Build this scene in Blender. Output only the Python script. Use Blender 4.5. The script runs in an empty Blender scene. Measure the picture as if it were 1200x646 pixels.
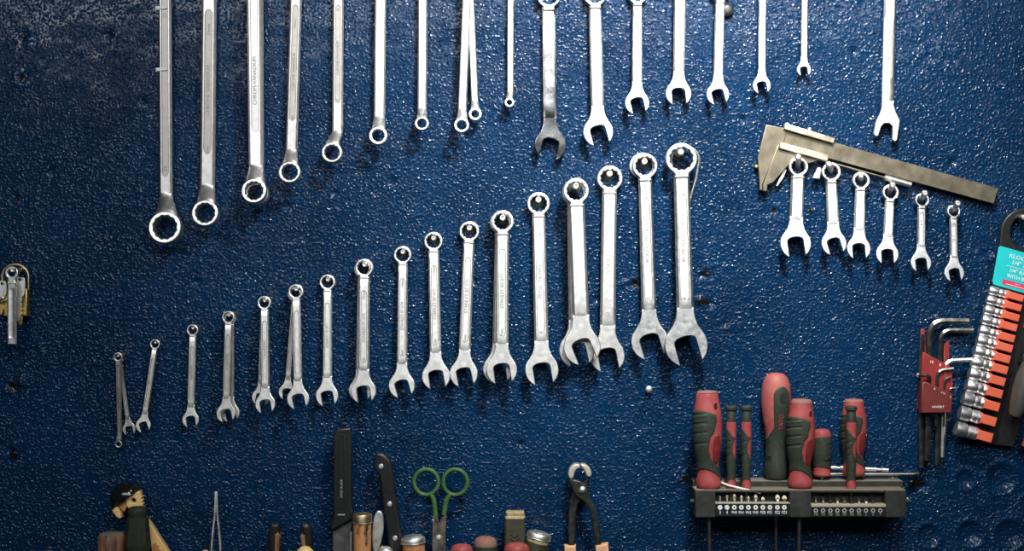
import bpy, math, random
import numpy as np
from mathutils import Matrix, Vector, noise

random.seed(7)
SC = bpy.context.scene
COL = SC.collection
PI = math.pi
DIST = 1800.0      # camera to board, mm
ZC = 1400.0        # height of the picture's middle, mm
R = math.radians

def sc(d):
    """true size of one picture millimetre at d mm in front of the board"""
    return (DIST - d) / DIST

def P(px, py, d):
    s = sc(d)
    return Vector(((px - 600) * s * .001, -d * .001, (ZC + (323 - py) * s) * .001))

# ------------------------------------------------------------------ mesh collector
class MB:
    def __init__(self):
        self.v, self.f, self.m, self.sm = [], [], [], []

    def add(self, vs, fs, mat=0, M=None, smooth=True):
        b = len(self.v)
        self.v.extend((M @ Vector(p)) if M is not None else Vector(p) for p in vs)
        for f in fs:
            self.f.append(tuple(b + i for i in f))
            self.m.append(mat)
            self.sm.append(smooth)
        return self

    def add_mesh(self, me, mat=0, M=None):
        self.add([v.co.copy() for v in me.vertices], [tuple(p.vertices) for p in me.polygons], mat, M)
        bpy.data.meshes.remove(me)

    # flat outline (x right, y up) turned to face -Y, centre plane at y
    def flat(self, outline, holes=(), th=4, bevel=.6, y=0., mat=0, M=None, res=1):
        cu = bpy.data.curves.new('outline', 'CURVE')
        cu.dimensions = '2D'
        cu.fill_mode = 'BOTH'
        bevel = min(bevel, th * .49)
        cu.extrude = max(th / 2 - bevel, 1e-4)
        cu.bevel_depth = bevel
        cu.bevel_resolution = res
        cu.offset = -bevel
        for pts in [outline, *holes]:
            sp = cu.splines.new('POLY')
            sp.points.add(len(pts) - 1)
            sp.use_cyclic_u = True
            for i, p in enumerate(pts):
                sp.points[i].co = (p[0], p[1], 0, 1)
        o = bpy.data.objects.new('outline', cu)
        me = bpy.data.meshes.new_from_object(o)
        T = Matrix.Translation((0, y, 0)) @ Matrix.Rotation(R(90), 4, 'X')
        if M is not None:
            T = M @ T
        self.add_mesh(me, mat, T)
        bpy.data.objects.remove(o)
        bpy.data.curves.remove(cu)
        return self

    def loft(self, secs, mat=0, M=None, cap=True, closed=True):
        n = len(secs[0])
        vs = [p for s in secs for p in s]
        fs = []
        for a in range(len(secs) - 1):
            for i in range(n if closed else n - 1):
                j = (i + 1) % n
                fs.append((a * n + i, a * n + j, (a + 1) * n + j, (a + 1) * n + i))
        if cap:
            fs.append(tuple(range(n))[::-1])
            fs.append(tuple((len(secs) - 1) * n + i for i in range(n)))
        return self.add(vs, fs, mat, M)

    def lathe(self, prof, n=32, mat=0, M=None, ex=1., cap=True):
        """prof = [(radius, z)] turned about z; ex squashes y"""
        secs = [[(r * math.cos(2 * PI * i / n), ex * r * math.sin(2 * PI * i / n), z) for i in range(n)] for r, z in prof]
        return self.loft(secs, mat, M, cap)

    def tube(self, pts, rad, n=12, mat=0, M=None, spin=0., ex=1.):
        pts = [Vector(p) for p in pts]
        if not hasattr(rad, '__len__'):
            rad = [rad] * len(pts)
        secs, u = [], None
        for i, p in enumerate(pts):
            t = (pts[min(i + 1, len(pts) - 1)] - pts[max(i - 1, 0)]).normalized()
            if u is None:
                u = Vector((0, 1, 0)) if abs(t.y) < .9 else Vector((1, 0, 0))
            u = (u - t * u.dot(t)).normalized()
            w = t.cross(u)
            secs.append([p + (u * ex * math.cos(2 * PI * k / n + spin) + w * math.sin(2 * PI * k / n + spin)) * rad[i] for k in range(n)])
        return self.loft(secs, mat, M)

    def box(self, x0, x1, y0, y1, z0, z1, b=.8, mat=0, M=None):
        return self.flat([(x0, z0), (x1, z0), (x1, z1), (x0, z1)], th=abs(y1 - y0), bevel=b, y=(y0 + y1) / 2, mat=mat, M=M)

    def text(self, s, size, x, z, y, rot=0., th=.5, mat=0, M=None, ax=1.):
        """letters facing -Y, centred on (x, z), front face at y"""
        cu = bpy.data.curves.new('letters', 'FONT')
        cu.body = s
        cu.size = size
        cu.extrude = th / 2
        cu.align_x = 'CENTER'
        cu.align_y = 'CENTER'
        cu.resolution_u = 2
        o = bpy.data.objects.new('letters', cu)
        me = bpy.data.meshes.new_from_object(o)
        T = Matrix.Translation((x, y + th / 2, z)) @ Matrix.Rotation(R(rot), 4, 'Y') @ Matrix.Rotation(R(90), 4, 'X') @ Matrix.Scale(ax, 4, (1, 0, 0))
        if M is not None:
            T = M @ T
        self.add_mesh(me, mat, T)
        bpy.data.objects.remove(o)
        bpy.data.curves.remove(cu)
        return self

    def build(self, name, mats, parent=None, scale=1., loc=(0, 0, 0), angle=38):
        if not isinstance(mats, (list, tuple)):
            mats = [mats]
        me = bpy.data.meshes.new(name)
        q = parent
        while q is not None and q.name not in SCALE:
            q = q.parent
        k = .001 * (scale if q is None else SCALE[q.name])
        me.from_pydata([tuple(p * k) for p in self.v], [], self.f)
        for m in mats:
            me.materials.append(m)
        me.polygons.foreach_set('material_index', self.m)
        me.polygons.foreach_set('use_smooth', self.sm)
        me.update()
        me.set_sharp_from_angle(angle=R(angle))
        o = bpy.data.objects.new(name, me)
        COL.objects.link(o)
        if parent is not None:
            o.parent = parent
        o.location = loc
        return o

SCALE = {}

def thing(name, label, cat, px, py, d, rot=0., tilt=0., group=None):
    """an Empty at the thing's anchor; rot turns it in the board's plane (clockwise degrees as seen), tilt leans it"""
    o = bpy.data.objects.new(name, None)
    COL.objects.link(o)
    o.location = P(px, py, d)
    o.rotation_mode = 'XYZ'
    o.rotation_euler = (Matrix.Rotation(R(rot), 3, 'Y') @ Matrix.Rotation(R(tilt), 3, 'X')).to_euler()
    o.empty_display_size = .01
    o['label'] = label
    o['category'] = cat
    if group:
        o['group'] = group
    SCALE[o.name] = sc(d)
    return o

def seen_at(p, d, anchor_d):
    """a picture point at depth d, in the picture coordinates of depth anchor_d"""
    k = sc(d) / sc(anchor_d)
    return (600 + (p[0] - 600) * k, 323 + (p[1] - 323) * k)

def rel(pts, ax, ay):
    return [(p[0] - ax, ay - p[1]) for p in pts]

def circ(r, n=40, cx=0., cy=0., ry=None, a0=0.):
    ry = r if ry is None else ry
    return [(cx + r * math.cos(2 * PI * i / n + a0), cy + ry * math.sin(2 * PI * i / n + a0)) for i in range(n)]

def star(r, k=.89):
    return [((r if i % 2 else r * k) * math.cos(2 * PI * i / 24), (r if i % 2 else r * k) * math.sin(2 * PI * i / 24)) for i in range(24)]

def bez(a, b, c, d, n=8):
    out = []
    for i in range(n + 1):
        t = i / n
        u = 1 - t
        out.append(tuple(u ** 3 * a[k] + 3 * u * u * t * b[k] + 3 * u * t * t * c[k] + t ** 3 * d[k] for k in range(len(a))))
    return out

def smooth_closed(pts, n=6):
    """Catmull-Rom through a closed list"""
    out = []
    m = len(pts)
    for i in range(m):
        p0, p1, p2, p3 = (pts[(i + k - 1) % m] for k in range(4))
        for j in range(n):
            t = j / n
            out.append(tuple(.5 * ((2 * p1[k]) + (p2[k] - p0[k]) * t + (2 * p0[k] - 5 * p1[k] + 4 * p2[k] - p3[k]) * t * t + (3 * p1[k] - p0[k] - 3 * p2[k] + p3[k]) * t ** 3) for k in (0, 1)))
    return out

def smooth_open(pts, n=6):
    out = []
    m = len(pts)
    D = len(pts[0])
    g = lambda i: pts[max(0, min(m - 1, i))]
    for i in range(m - 1):
        p0, p1, p2, p3 = g(i - 1), g(i), g(i + 1), g(i + 2)
        for j in range(n):
            t = j / n
            out.append(tuple(.5 * ((2 * p1[k]) + (p2[k] - p0[k]) * t + (2 * p0[k] - 5 * p1[k] + 4 * p2[k] - p3[k]) * t * t + (3 * p1[k] - p0[k] - 3 * p2[k] + p3[k]) * t ** 3) for k in range(D)))
    out.append(tuple(pts[-1]))
    return out

# ------------------------------------------------------------------ materials
def new_mat(name):
    m = bpy.data.materials.new(name)
    m.use_nodes = True
    nt = m.node_tree
    return m, nt, nt.nodes['Principled BSDF']

def noise_node(nt, scale, detail=3, rough=.55, coord='Object', stretch=None):
    tc = nt.nodes.new('ShaderNodeTexCoord')
    n = nt.nodes.new('ShaderNodeTexNoise')
    n.inputs['Scale'].default_value = scale
    n.inputs['Detail'].default_value = detail
    n.inputs['Roughness'].default_value = rough
    if stretch:
        mp = nt.nodes.new('ShaderNodeMapping')
        mp.inputs['Scale'].default_value = stretch
        nt.links.new(tc.outputs[coord], mp.inputs['Vector'])
        nt.links.new(mp.outputs['Vector'], n.inputs['Vector'])
    else:
        nt.links.new(tc.outputs[coord], n.inputs['Vector'])
    return n

def ramp(nt, src, stops):
    r = nt.nodes.new('ShaderNodeValToRGB')
    e = r.color_ramp.elements
    while len(e) < len(stops):
        e.new(.5)
    for i, (p, c) in enumerate(stops):
        e[i].position = p
        e[i].color = (*c, 1) if len(c) == 3 else c
    nt.links.new(src, r.inputs['Fac'])
    return r

def bump(nt, bsdf, src, strength, dist):
    b = nt.nodes.new('ShaderNodeBump')
    b.inputs['Strength'].default_value = strength
    b.inputs['Distance'].default_value = dist
    nt.links.new(src, b.inputs['Height'])
    nt.links.new(b.outputs['Normal'], bsdf.inputs['Normal'])
    return b

def mat(name, c0, c1=None, rough=.5, metal=0., scale=120., bmp=0., rough1=None, spec=.5, stretch=None, lo=.35, hi=.7, coat=0.):
    m, nt, b = new_mat(name)
    c1 = c1 or c0
    n = noise_node(nt, scale, 4, .6, stretch=stretch)
    r = ramp(nt, n.outputs['Fac'], [(lo, c0), (hi, c1)])
    nt.links.new(r.outputs['Color'], b.inputs['Base Color'])
    b.inputs['Metallic'].default_value = metal
    b.inputs['Specular IOR Level'].default_value = spec
    b.inputs['Coat Weight'].default_value = coat
    if rough1 is None:
        b.inputs['Roughness'].default_value = rough
    else:
        rr = ramp(nt, n.outputs['Fac'], [(lo, (rough,) * 3), (hi, (rough1,) * 3)])
        nt.links.new(rr.outputs['Color'], b.inputs['Roughness'])
    if bmp:
        bump(nt, b, n.outputs['Fac'], bmp, .0006)
    return m

CHROME = mat('satin_chrome', (.80, .79, .76), (.95, .94, .91), .37, 1, 160, .05, .43)
SATIN = mat('dull_satin_steel', (.57, .555, .52), (.76, .74, .70), .41, 1, 140, .07, .47)
GREYST = mat('grey_steel', (.50, .50, .50), (.66, .66, .66), .36, 1, 150, .10, .48)
STAMP = mat('stamp_grime_and_outline', (.26, .25, .23), (.36, .35, .32), .5, .7, 200, 0)
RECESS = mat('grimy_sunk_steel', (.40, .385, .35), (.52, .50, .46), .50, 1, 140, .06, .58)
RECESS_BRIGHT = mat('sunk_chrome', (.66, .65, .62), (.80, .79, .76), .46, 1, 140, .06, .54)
MIRROR = mat('polished_chrome', (.86, .86, .86), (.93, .93, .93), .10, 1, 34, .22, .2)
SOCKET = mat('socket_chrome', (.82, .82, .82), (.92, .92, .91), .38, 1, 90, .03, .44)
CALIPER = mat('tarnished_caliper_steel', (.16, .14, .10), (.25, .22, .165), .42, 1, 60, .10, .55)
DARKST = mat('blackened_steel', (.025, .027, .026), (.06, .06, .055), .35, .6, 110, .15, .5)
SHAFT = mat('shaft_steel', (.34, .35, .34), (.46, .46, .45), .3, 1, 90, .05)
BLADE = mat('knife_blade_steel', (.17, .175, .17), (.25, .25, .24), .42, 1, 60, .06, .5)
RUBBER = mat('dark_rubber', (.018, .024, .016), (.032, .039, .027), .62, 0, 260, .25, spec=.35)
BLACK = mat('black_plastic', (.010, .011, .011), (.016, .017, .016), .38, 0, 200, .08, spec=.4)
GLOSSBLACK = mat('glossy_black_plastic', (.007, .009, .008), None, .14, 0, 60, 0, spec=.5)
RACKM = mat('dusty_black_plastic', (.018, .020, .018), (.040, .042, .036), .6, 0, 70, .10, spec=.3)
def dusty(m):
    nt = m.node_tree
    bs = nt.nodes['Principled BSDF']
    old = bs.inputs['Base Color'].links[0].from_socket
    g = nt.nodes.new('ShaderNodeNewGeometry')
    sx = nt.nodes.new('ShaderNodeSeparateXYZ')
    nt.links.new(g.outputs['True Normal'], sx.inputs[0])
    r = ramp(nt, sx.outputs['Z'], [(.75, (0, 0, 0)), (.95, (.85, .85, .85))])
    mx = nt.nodes.new('ShaderNodeMix')
    mx.data_type = 'RGBA'
    nt.links.new(r.outputs['Color'], mx.inputs['Factor'])
    nt.links.new(old, mx.inputs['A'])
    mx.inputs['B'].default_value = (.21, .185, .135, 1)
    nt.links.new(mx.outputs['Result'], bs.inputs['Base Color'])
dusty(RACKM)
RED = mat('worn_red_plastic', (.25, .036, .038), (.33, .075, .070), .5, 0, 55, .10, spec=.3)
REDTOP = mat('rubbed_red_plastic', (.30, .052, .052), (.36, .12, .10), .55, 0, 45, .15, spec=.3)
DUSTTOP = mat('dusty_cap', (.19, .135, .11), (.30, .09, .075), .65, 0, 60, .1, spec=.25)
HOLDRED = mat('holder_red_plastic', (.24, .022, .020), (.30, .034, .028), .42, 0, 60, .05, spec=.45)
ORANGE = mat('orange_red_plastic', (.74, .125, .065), (.80, .16, .085), .42, 0, 60, .04)
TEAL = mat('teal_card', (.005, .50, .52), (.008, .54, .56), .5, 0, 20, 0)
PINK = mat('pink_card', (.60, .05, .13), None, .5)
WHITE = mat('white_print', (.78, .80, .78), None, .5)
GREYPRINT = mat('faded_print', (.30, .31, .29), None, .5)
HOLE = mat('hole_shade', (.006, .006, .006), None, .8)  # near-black colour standing in for the shade inside holes
GREEN = mat('green_enamel', (.036, .095, .028), (.058, .135, .042), .34, 0, 80, .08, .5)
WOOD = mat('orange_wood', (.40, .16, .055), (.56, .27, .11), .5, 0, 90, .2, stretch=(1, 1, .25))
PALEWOOD = mat('pale_wood', (.74, .46, .16), (.82, .58, .26), .45, 0, 60, .1, stretch=(1, 1, .2))
BROWNWOOD = mat('weathered_brown_wood', (.06, .028, .017), (.27, .13, .075), .6, 0, 110, .3, stretch=(1, 1, .12), lo=.36, hi=.56)
PEELWOOD = mat('peeling_wood', (.025, .017, .011), (.47, .22, .085), .55, 0, 95, .3, stretch=(1, 1, .35), lo=.36, hi=.46)
SALMON = mat('salmon_grip', (.56, .30, .16), (.62, .36, .21), .5, 0, 80, .1)
BRASS = mat('brass', (.66, .44, .13), (.80, .60, .26), .34, 1, 70, .08, .45)
OLDBRASS = mat('worn_ferrule', (.38, .32, .20), (.55, .47, .30), .4, 1, 130, .15, .55)
OLIVE = mat('olive_black_plastic', (.022, .024, .014), (.045, .044, .024), .5, 0, 90, .15)
WORNYEL = mat('worn_yellow_edge', (.30, .24, .11), (.46, .38, .20), .55, 0, 120, .2)
PALESTEEL = mat('pale_scuffed_steel', (.62, .62, .58), (.80, .80, .77), .42, 1, 90, .1, .55)
WIREWHITE = mat('white_wire', (.72, .72, .70), None, .4)
# ------------------------------------------------------------------ the painted board
def build_wall():
    x0, x1, z0, z1, st = -860., 860., -520., 520., 2.6
    nx, nz = int((x1 - x0) / st) + 1, int((z1 - z0) / st) + 1
    X, Z = np.meshgrid(np.linspace(x0, x1, nx), np.linspace(z0, z1, nz))
    rng = np.random.default_rng(5)

    def vnoise(cell):
        gx, gz = int((x1 - x0) / cell) + 3, int((z1 - z0) / cell) + 3
        g = rng.random((gz, gx))
        fx, fz = (X - x0) / cell, (Z - z0) / cell
        ix, iz = fx.astype(int), fz.astype(int)
        tx, tz = fx - ix, fz - iz
        tx, tz = tx * tx * (3 - 2 * tx), tz * tz * (3 - 2 * tz)
        return (g[iz, ix] * (1 - tx) + g[iz, ix + 1] * tx) * (1 - tz) + (g[iz + 1, ix] * (1 - tx) + g[iz + 1, ix + 1] * tx) * tz
    h = .9 * vnoise(60) + .5 * vnoise(22) + .28 * vnoise(9)
    h -= h.mean()
    rough = vnoise(4.2) - .5 + .8 * (vnoise(7.5) - .5)
    chip = np.zeros_like(X)
    # chipped, flaky places (picture x, y, radius, height)
    for cx, cy, rx, rz, a in [(742, 332, 14, 9, 3.2), (826, 320, 12, 9, 4), (824, 354, 15, 10, 4.5), (768, 352, 10, 7, 3), (850, 380, 10, 7, 3),
                              (905, 246, 10, 7, 3), (950, 246, 8, 7, 3), (1072, 566, 26, 13, 4), (30, 44, 9, 9, 3), (24, 92, 10, 8, 3), (20, 232, 9, 8, 3),
                              (18, 452, 14, 16, 3), (16, 532, 10, 14, 3), (8, 330, 10, 18, 3), (1098, 376, 12, 12, 3.5), (1160, 300, 24, 10, 2.2),
                              (1180, 262, 14, 12, 2), (1100, 62, 22, 10, 2), (890, 455, 14, 7, 2), (800, 560, 14, 10, 3), (803, 522, 10, 8, 2),
                              (820, 600, 14, 16, 3), (216, 600, 22, 10, 1.8), (40, 408, 10, 8, 2.4), (1165, 600, 24, 14, 1.5)]:
        w = np.exp(-(((X - (cx - 600)) / rx) ** 2 + ((Z - (323 - cy)) / rz) ** 2))
        h += w * rough * a * 1.6
        chip = np.maximum(chip, w * min(1, a / 3.2))
    # round dents with a raised lower lip
    for cx, cy, r, dep in [(1131, 562, 11, 4.5), (1174, 561, 17, 4.5), (1088, 628, 13, 3.5), (1137, 626, 15, 4.5), (1183, 627, 17, 4.5), (1206, 590, 10, 3)]:
        q = np.hypot(X - (cx - 600), Z - (323 - cy)) / r
        h += -.9 * dep * np.exp(-(q / .85) ** 4) + 1.7 * np.exp(-((q - 1.12) / .18) ** 2)
        h += np.exp(-(q / .45) ** 2) * rough * 4
        chip = np.maximum(chip, .55 * np.exp(-(q / .5) ** 2))
    # small old nail holes
    for cx, cy, r in [(393, 226, 3), (338, 242, 3), (128, 40, 3), (168, 118, 3), (1116, 190, 3), (700, 350, 3), (556, 330, 2.6), (610, 520, 3), (230, 330, 2.6), (870, 140, 3), (60, 200, 3), (1000, 60, 2.6), (460, 212, 3)]:
        q = np.hypot(X - (cx - 600), Z - (323 - cy)) / r
        h += -5 * np.exp(-q ** 2)
        chip = np.maximum(chip, 1.2 * np.exp(-q ** 2))
    h = np.clip(h, -7, 5.5)
    # a batten runs round the board's rim, outside the picture
    h = np.where((np.abs(X) > 800) | (np.abs(Z) > 470), 46., h)
    vs = np.stack([X * .001, -h * .001, (Z + ZC) * .001], -1).reshape(-1, 3)
    idx = np.arange(nx * nz).reshape(nz, nx)
    q = np.stack([idx[:-1, :-1], idx[:-1, 1:], idx[1:, 1:], idx[1:, :-1]], -1).reshape(-1, 4)
    # the board's back and edges give it thickness
    me = bpy.data.meshes.new('wall_back')
    nv, nq = len(vs), len(q)
    bc = np.array([[x0 * .001, .03, (z0 + ZC) * .001], [x1 * .001, .03, (z0 + ZC) * .001], [x1 * .001, .03, (z1 + ZC) * .001], [x0 * .001, .03, (z1 + ZC) * .001]])
    vs = np.concatenate([vs, bc])
    me.vertices.add(nv + 4)
    me.vertices.foreach_set('co', vs.ravel())
    loops = list(q.ravel())
    starts = list(range(0, nq * 4, 4))
    def poly(ids):
        starts.append(len(loops))
        loops.extend(ids)
    poly([nv + 3, nv + 2, nv + 1, nv])
    poly([nv, nv + 1] + list(idx[0, ::-1]))
    poly([nv + 2, nv + 3] + list(idx[-1, :]))
    poly([nv + 1, nv + 2] + list(idx[::-1, -1]))
    poly([nv + 3, nv] + list(idx[:, 0]))
    me.loops.add(len(loops))
    me.loops.foreach_set('vertex_index', loops)
    me.polygons.add(len(starts))
    me.polygons.foreach_set('loop_start', starts)
    me.update(calc_edges=True)
    me.polygons.foreach_set('use_smooth', [True] * nq + [False] * 5)
    at = me.attributes.new('chip', 'FLOAT', 'POINT')
    at.data.foreach_set('value', np.concatenate([chip.ravel(), np.zeros(4)]).astype(np.float32))
    me.validate()
    o = bpy.data.objects.new('wall_back', me)
    COL.objects.link(o)
    o['kind'] = 'structure'
    m, nt, b = new_mat('blue_gloss_paint_on_rough_board')
    # paint colour with greasy and rubbed places
    n1 = noise_node(nt, 7, 4, .6)
    c = ramp(nt, n1.outputs['Fac'], [(.33, (.0012, .0150, .046)), (.66, (.0022, .0235, .070))])
    n2 = noise_node(nt, 42, 5, .7)
    mix = nt.nodes.new('ShaderNodeMix')
    mix.data_type = 'RGBA'
    f = ramp(nt, n2.outputs['Fac'], [(.66, (0, 0, 0)), (.76, (.55, .55, .55))])
    nt.links.new(f.outputs['Color'], mix.inputs['Factor'])
    nt.links.new(c.outputs['Color'], mix.inputs['A'])
    mix.inputs['B'].default_value = (.010, .014, .018, 1)
    # bare, sooty board where the paint has flaked off
    an = nt.nodes.new('ShaderNodeAttribute')
    an.attribute_name = 'chip'
    n3 = noise_node(nt, 170, 3, .6)
    pr = nt.nodes.new('ShaderNodeMath')
    pr.operation = 'MULTIPLY'
    nt.links.new(an.outputs['Fac'], pr.inputs[0])
    nt.links.new(n3.outputs['Fac'], pr.inputs[1])
    cr = ramp(nt, pr.outputs[0], [(.36, (0, 0, 0)), (.42, (1, 1, 1))])
    mix2 = nt.nodes.new('ShaderNodeMix')
    mix2.data_type = 'RGBA'
    nt.links.new(cr.outputs['Color'], mix2.inputs['Factor'])
    nt.links.new(mix.outputs['Result'], mix2.inputs['A'])
    mix2.inputs['B'].default_value = (.007, .006, .005, 1)
    nt.links.new(mix2.outputs['Result'], b.inputs['Base Color'])
    b.inputs['Roughness'].default_value = WALL_ROUGH
    b.inputs['Specular IOR Level'].default_value = .27
    # pebbled paint: flat film with scattered sharp grains and flakes
    g1 = noise_node(nt, WALL_S1, .6, .6)
    r1 = ramp(nt, g1.outputs['Fac'], [(.48, (0, 0, 0)), (.80, (1, 1, 1))])
    big = noise_node(nt, 150, 1, .5)
    r2 = ramp(nt, big.outputs['Fac'], [(.58, (0, 0, 0)), (.85, (1, 1, 1))])
    amp = noise_node(nt, 34, 3, .65)
    ra = ramp(nt, amp.outputs['Fac'], [(.34, (.25, .25, .25)), (.66, (1, 1, 1))])
    mu = nt.nodes.new('ShaderNodeMath')
    mu.operation = 'MULTIPLY'
    nt.links.new(r1.outputs['Color'], mu.inputs[0])
    nt.links.new(ra.outputs['Color'], mu.inputs[1])
    ad = nt.nodes.new('ShaderNodeMath')
    ad.operation = 'MULTIPLY_ADD'
    nt.links.new(r2.outputs['Color'], ad.inputs[0])
    ad.inputs[1].default_value = .9
    nt.links.new(mu.outputs[0], ad.inputs[2])
    bump(nt, b, ad.outputs[0], WALL_BUMP, WALL_BD)
    me.materials.append(m)

WALL_ROUGH, WALL_BUMP, WALL_S1, WALL_BD = .15, 1., 330, .00135
build_wall()

# the ledge under the picture in which the handles below stand
led = MB().box(-760, 760, -110, 0, -30, 0, 2).build('trim_1', mat('dark_ledge', (.02, .018, .015), (.035, .03, .025), .6), None, loc=(0, -.006, (ZC + 323 - 720) * .001))
led['kind'] = 'structure'
# ------------------------------------------------------------------ spanners
def ring_outline(r, w, L, psi=40):
    a = R(psi)
    A = (r * math.sin(a), -r * math.cos(a))
    t = (-math.cos(a), -math.sin(a))
    k = .45 * r
    right = bez(A, (A[0] + t[0] * k, A[1] + t[1] * k), (w / 2, -L + .45 * (L - r * math.cos(a))), (w / 2, -L), 7)
    n = 34
    pts = []
    for i in range(n):
        ang = -PI / 2 + a + (2 * PI - 2 * a) * i / (n - 1)
        pts.append((r * math.cos(ang), r * math.sin(ang)))
    # pts run from lower right counter-clockwise to lower left
    left = [(-x, y) for x, y in right]
    return pts + left[1:] + right[::-1][:-1]

def jaw_outline(r, slot, tilt, w, up, psi=52, tipk=1.):
    t = R(tilt)
    ax, pp = Vector((math.sin(t), -math.cos(t))), Vector((math.cos(t), math.sin(t)))
    h = slot / 2
    dep = math.sqrt(max(r * r - h * h, 1)) * tipk
    bt = .42 * r
    a = R(psi)
    tl, tr = ax * dep - pp * h, ax * dep + pp * h
    top_l = (-w / 2, up)
    Al = (-r * math.sin(a), r * math.cos(a))
    tl_dir = (math.cos(a), math.sin(a))
    left = bez(top_l, (-w / 2, up - .45 * (up - Al[1])), (Al[0] + tl_dir[0] * .4 * r, Al[1] + tl_dir[1] * .4 * r), Al, 7)
    right = [(-x, y) for x, y in left][::-1]
    a0 = PI / 2 + a
    a1 = math.atan2(tl.y, tl.x) % (2 * PI)
    arcl = [(r * math.cos(a0 + (a1 - a0) * i / 14), r * math.sin(a0 + (a1 - a0) * i / 14)) for i in range(1, 14)]
    a2 = math.atan2(tr.y, tr.x) % (2 * PI)
    a3 = 2 * PI + PI / 2 - a
    arcr = [(r * math.cos(a2 + (a3 - a2) * i / 14), r * math.sin(a2 + (a3 - a2) * i / 14)) for i in range(1, 14)]
    e = .09 * r
    out = left + arcl
    out += [tuple(tl - pp * e * .4), tuple(tl - ax * e * .8)]
    # slot: up the first wall, round the throat, down the second
    m = []
    for i in range(9):
        th = PI - PI * i / 8
        m.append(tuple(pp * (h * math.cos(th)) + ax * (-bt + .52 * h - .52 * h * math.sin(th) ** .8)))
    out += m
    out += [tuple(tr - ax * e * .8), tuple(tr + pp * e * .4)]
    return out + arcr + right

def shank_secs(z0, z1, w0, w1, t, panel=None, yoff=None, dep=1.1, xoff=None, dive=None):
    """sections down the shank from z0 to z1 (z1 < z0); panel = (zp0, zp1, share of width) is a long sunk field"""
    zs = [z0 + (z1 - z0) * i / 10 for i in range(11)]
    if panel:
        pa, pb, ps = panel
        for i in range(7):
            f = i / 6
            hw = ps * (w0 + w1) / 4
            e = hw * 1.6 * (1 - math.cos(f * PI / 2))
            zs += [pa - e, pb + e]
        zs += [pa + .15, pb - .15]
    zs += [z0 + (z1 - z0) * .03, z0 + (z1 - z0) * .97] if dive else []
    zs = sorted(set(round(z, 3) for z in zs if min(z0, z1) - .01 <= z <= max(z0, z1) + .01), reverse=True)
    secs = []
    for z in zs:
        f = (z - z0) / (z1 - z0)
        w = w0 + (w1 - w0) * f
        y = yoff(z) if yoff else 0
        x = xoff(z) if xoff else 0
        tt = t
        if dive:  # the ends sink into the heads
            e = max(0, (dive[0] - (z0 - z)) / dive[0], (dive[1] - (z - z1)) / dive[1])
            tt = t * (1 - .5 * e ** 1.5)
        ch = min(.15 * w, tt * .42)
        pw, d = .02, 0.
        if panel and pb <= z <= pa:
            hw = ps * w / 2
            e = hw * 1.6
            q = min((pa - z) / e, (z - pb) / e, 1)
            pw = max(hw * math.sqrt(max(1 - (1 - q) ** 2, 0)), .05)
            d = dep * min(1, pw / (hw * .25))
        g = min(.7, pw * .5)
        h = tt / 2
        secs.append([(x + a, y + b, z) for a, b in [
            (w / 2 - ch, h), (-w / 2 + ch, h), (-w / 2, h * .35), (-w / 2, -h * .35), (-w / 2 + ch, -h), (-pw, -h), (-pw + g, -h + d), (pw - g, -h + d), (pw, -h), (w / 2 - ch, -h), (w / 2, -h * .35), (w / 2, h * .35)]])
    return secs

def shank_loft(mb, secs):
    """loft a shank; the sunk field's floor gets a grimy slot, its walls a dark outline slot"""
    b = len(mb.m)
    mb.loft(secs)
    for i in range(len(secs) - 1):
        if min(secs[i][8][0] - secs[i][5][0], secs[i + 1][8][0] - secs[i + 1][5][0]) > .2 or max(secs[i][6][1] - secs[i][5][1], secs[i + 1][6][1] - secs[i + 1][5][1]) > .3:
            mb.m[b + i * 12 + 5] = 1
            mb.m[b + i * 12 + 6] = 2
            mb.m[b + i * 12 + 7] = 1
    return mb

def comb(label, rc, rr, jc, jr, w0, w1=None, tilt=12, m=None, d_ring=8, d_jaw=16.5, panel=True, text=(), group=None, hole=.76, slot=1.02, stub=False, cat='wrench', name='combination_wrench', pegs=True):
    """combination wrench hanging by its ring: rc ring centre, jc jaw centre in the picture"""
    m = m or CHROME
    w1 = w1 or w0 * 1.08
    jc = seen_at(jc, d_jaw, d_ring)
    dx, dy = jc[0] - rc[0], jc[1] - rc[1]
    L = math.hypot(dx, dy)
    ang = math.degrees(math.atan2(dx, dy))
    ti = math.degrees(math.atan2(d_ring - d_jaw, L))
    t = thing(name, label, cat, rc[0], rc[1], d_ring, -ang, ti, group)
    rt = max(4.5, min(.85 * rr, 12))
    jt = max(2.6, min(.34 * jr, 7))
    st = jt + .7
    Lr = rr * 1.2
    up = jr * 1.75
    MB().flat(ring_outline(rr, w0 * .96, Lr), [star(rr * hole)], rt, min(1.1, rr * .1), 0, res=2).build('ring_end', m, t)
    sh = MB()
    za, zb = -rr * .80, -L + up - jr * .55
    pn = None
    if panel:
        pl = za - zb
        pn = (za - .15 * pl, zb + .12 * pl, .56)
    # the shank sits a little below the ring's face
    shank_loft(sh, shank_secs(za, zb, w0, w1, st, pn, dive=(rr * .4, jr * .5)))
    for (txt, frac, size) in text:
        z = za + (zb - za) * frac
        sh.text(txt, size, 0, z, -st / 2 + (.55 if panel else -.2), -90, .6, 1)
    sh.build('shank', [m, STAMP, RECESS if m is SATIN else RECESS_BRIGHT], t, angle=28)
    MB().flat(jaw_outline(jr, jr * slot, tilt + 0, w1, up), [], jt, min(.9, jr * .07), 0, M=Matrix.Translation((0, 0, -L)), res=2).build('open_jaw', m, t)
    return t

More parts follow.
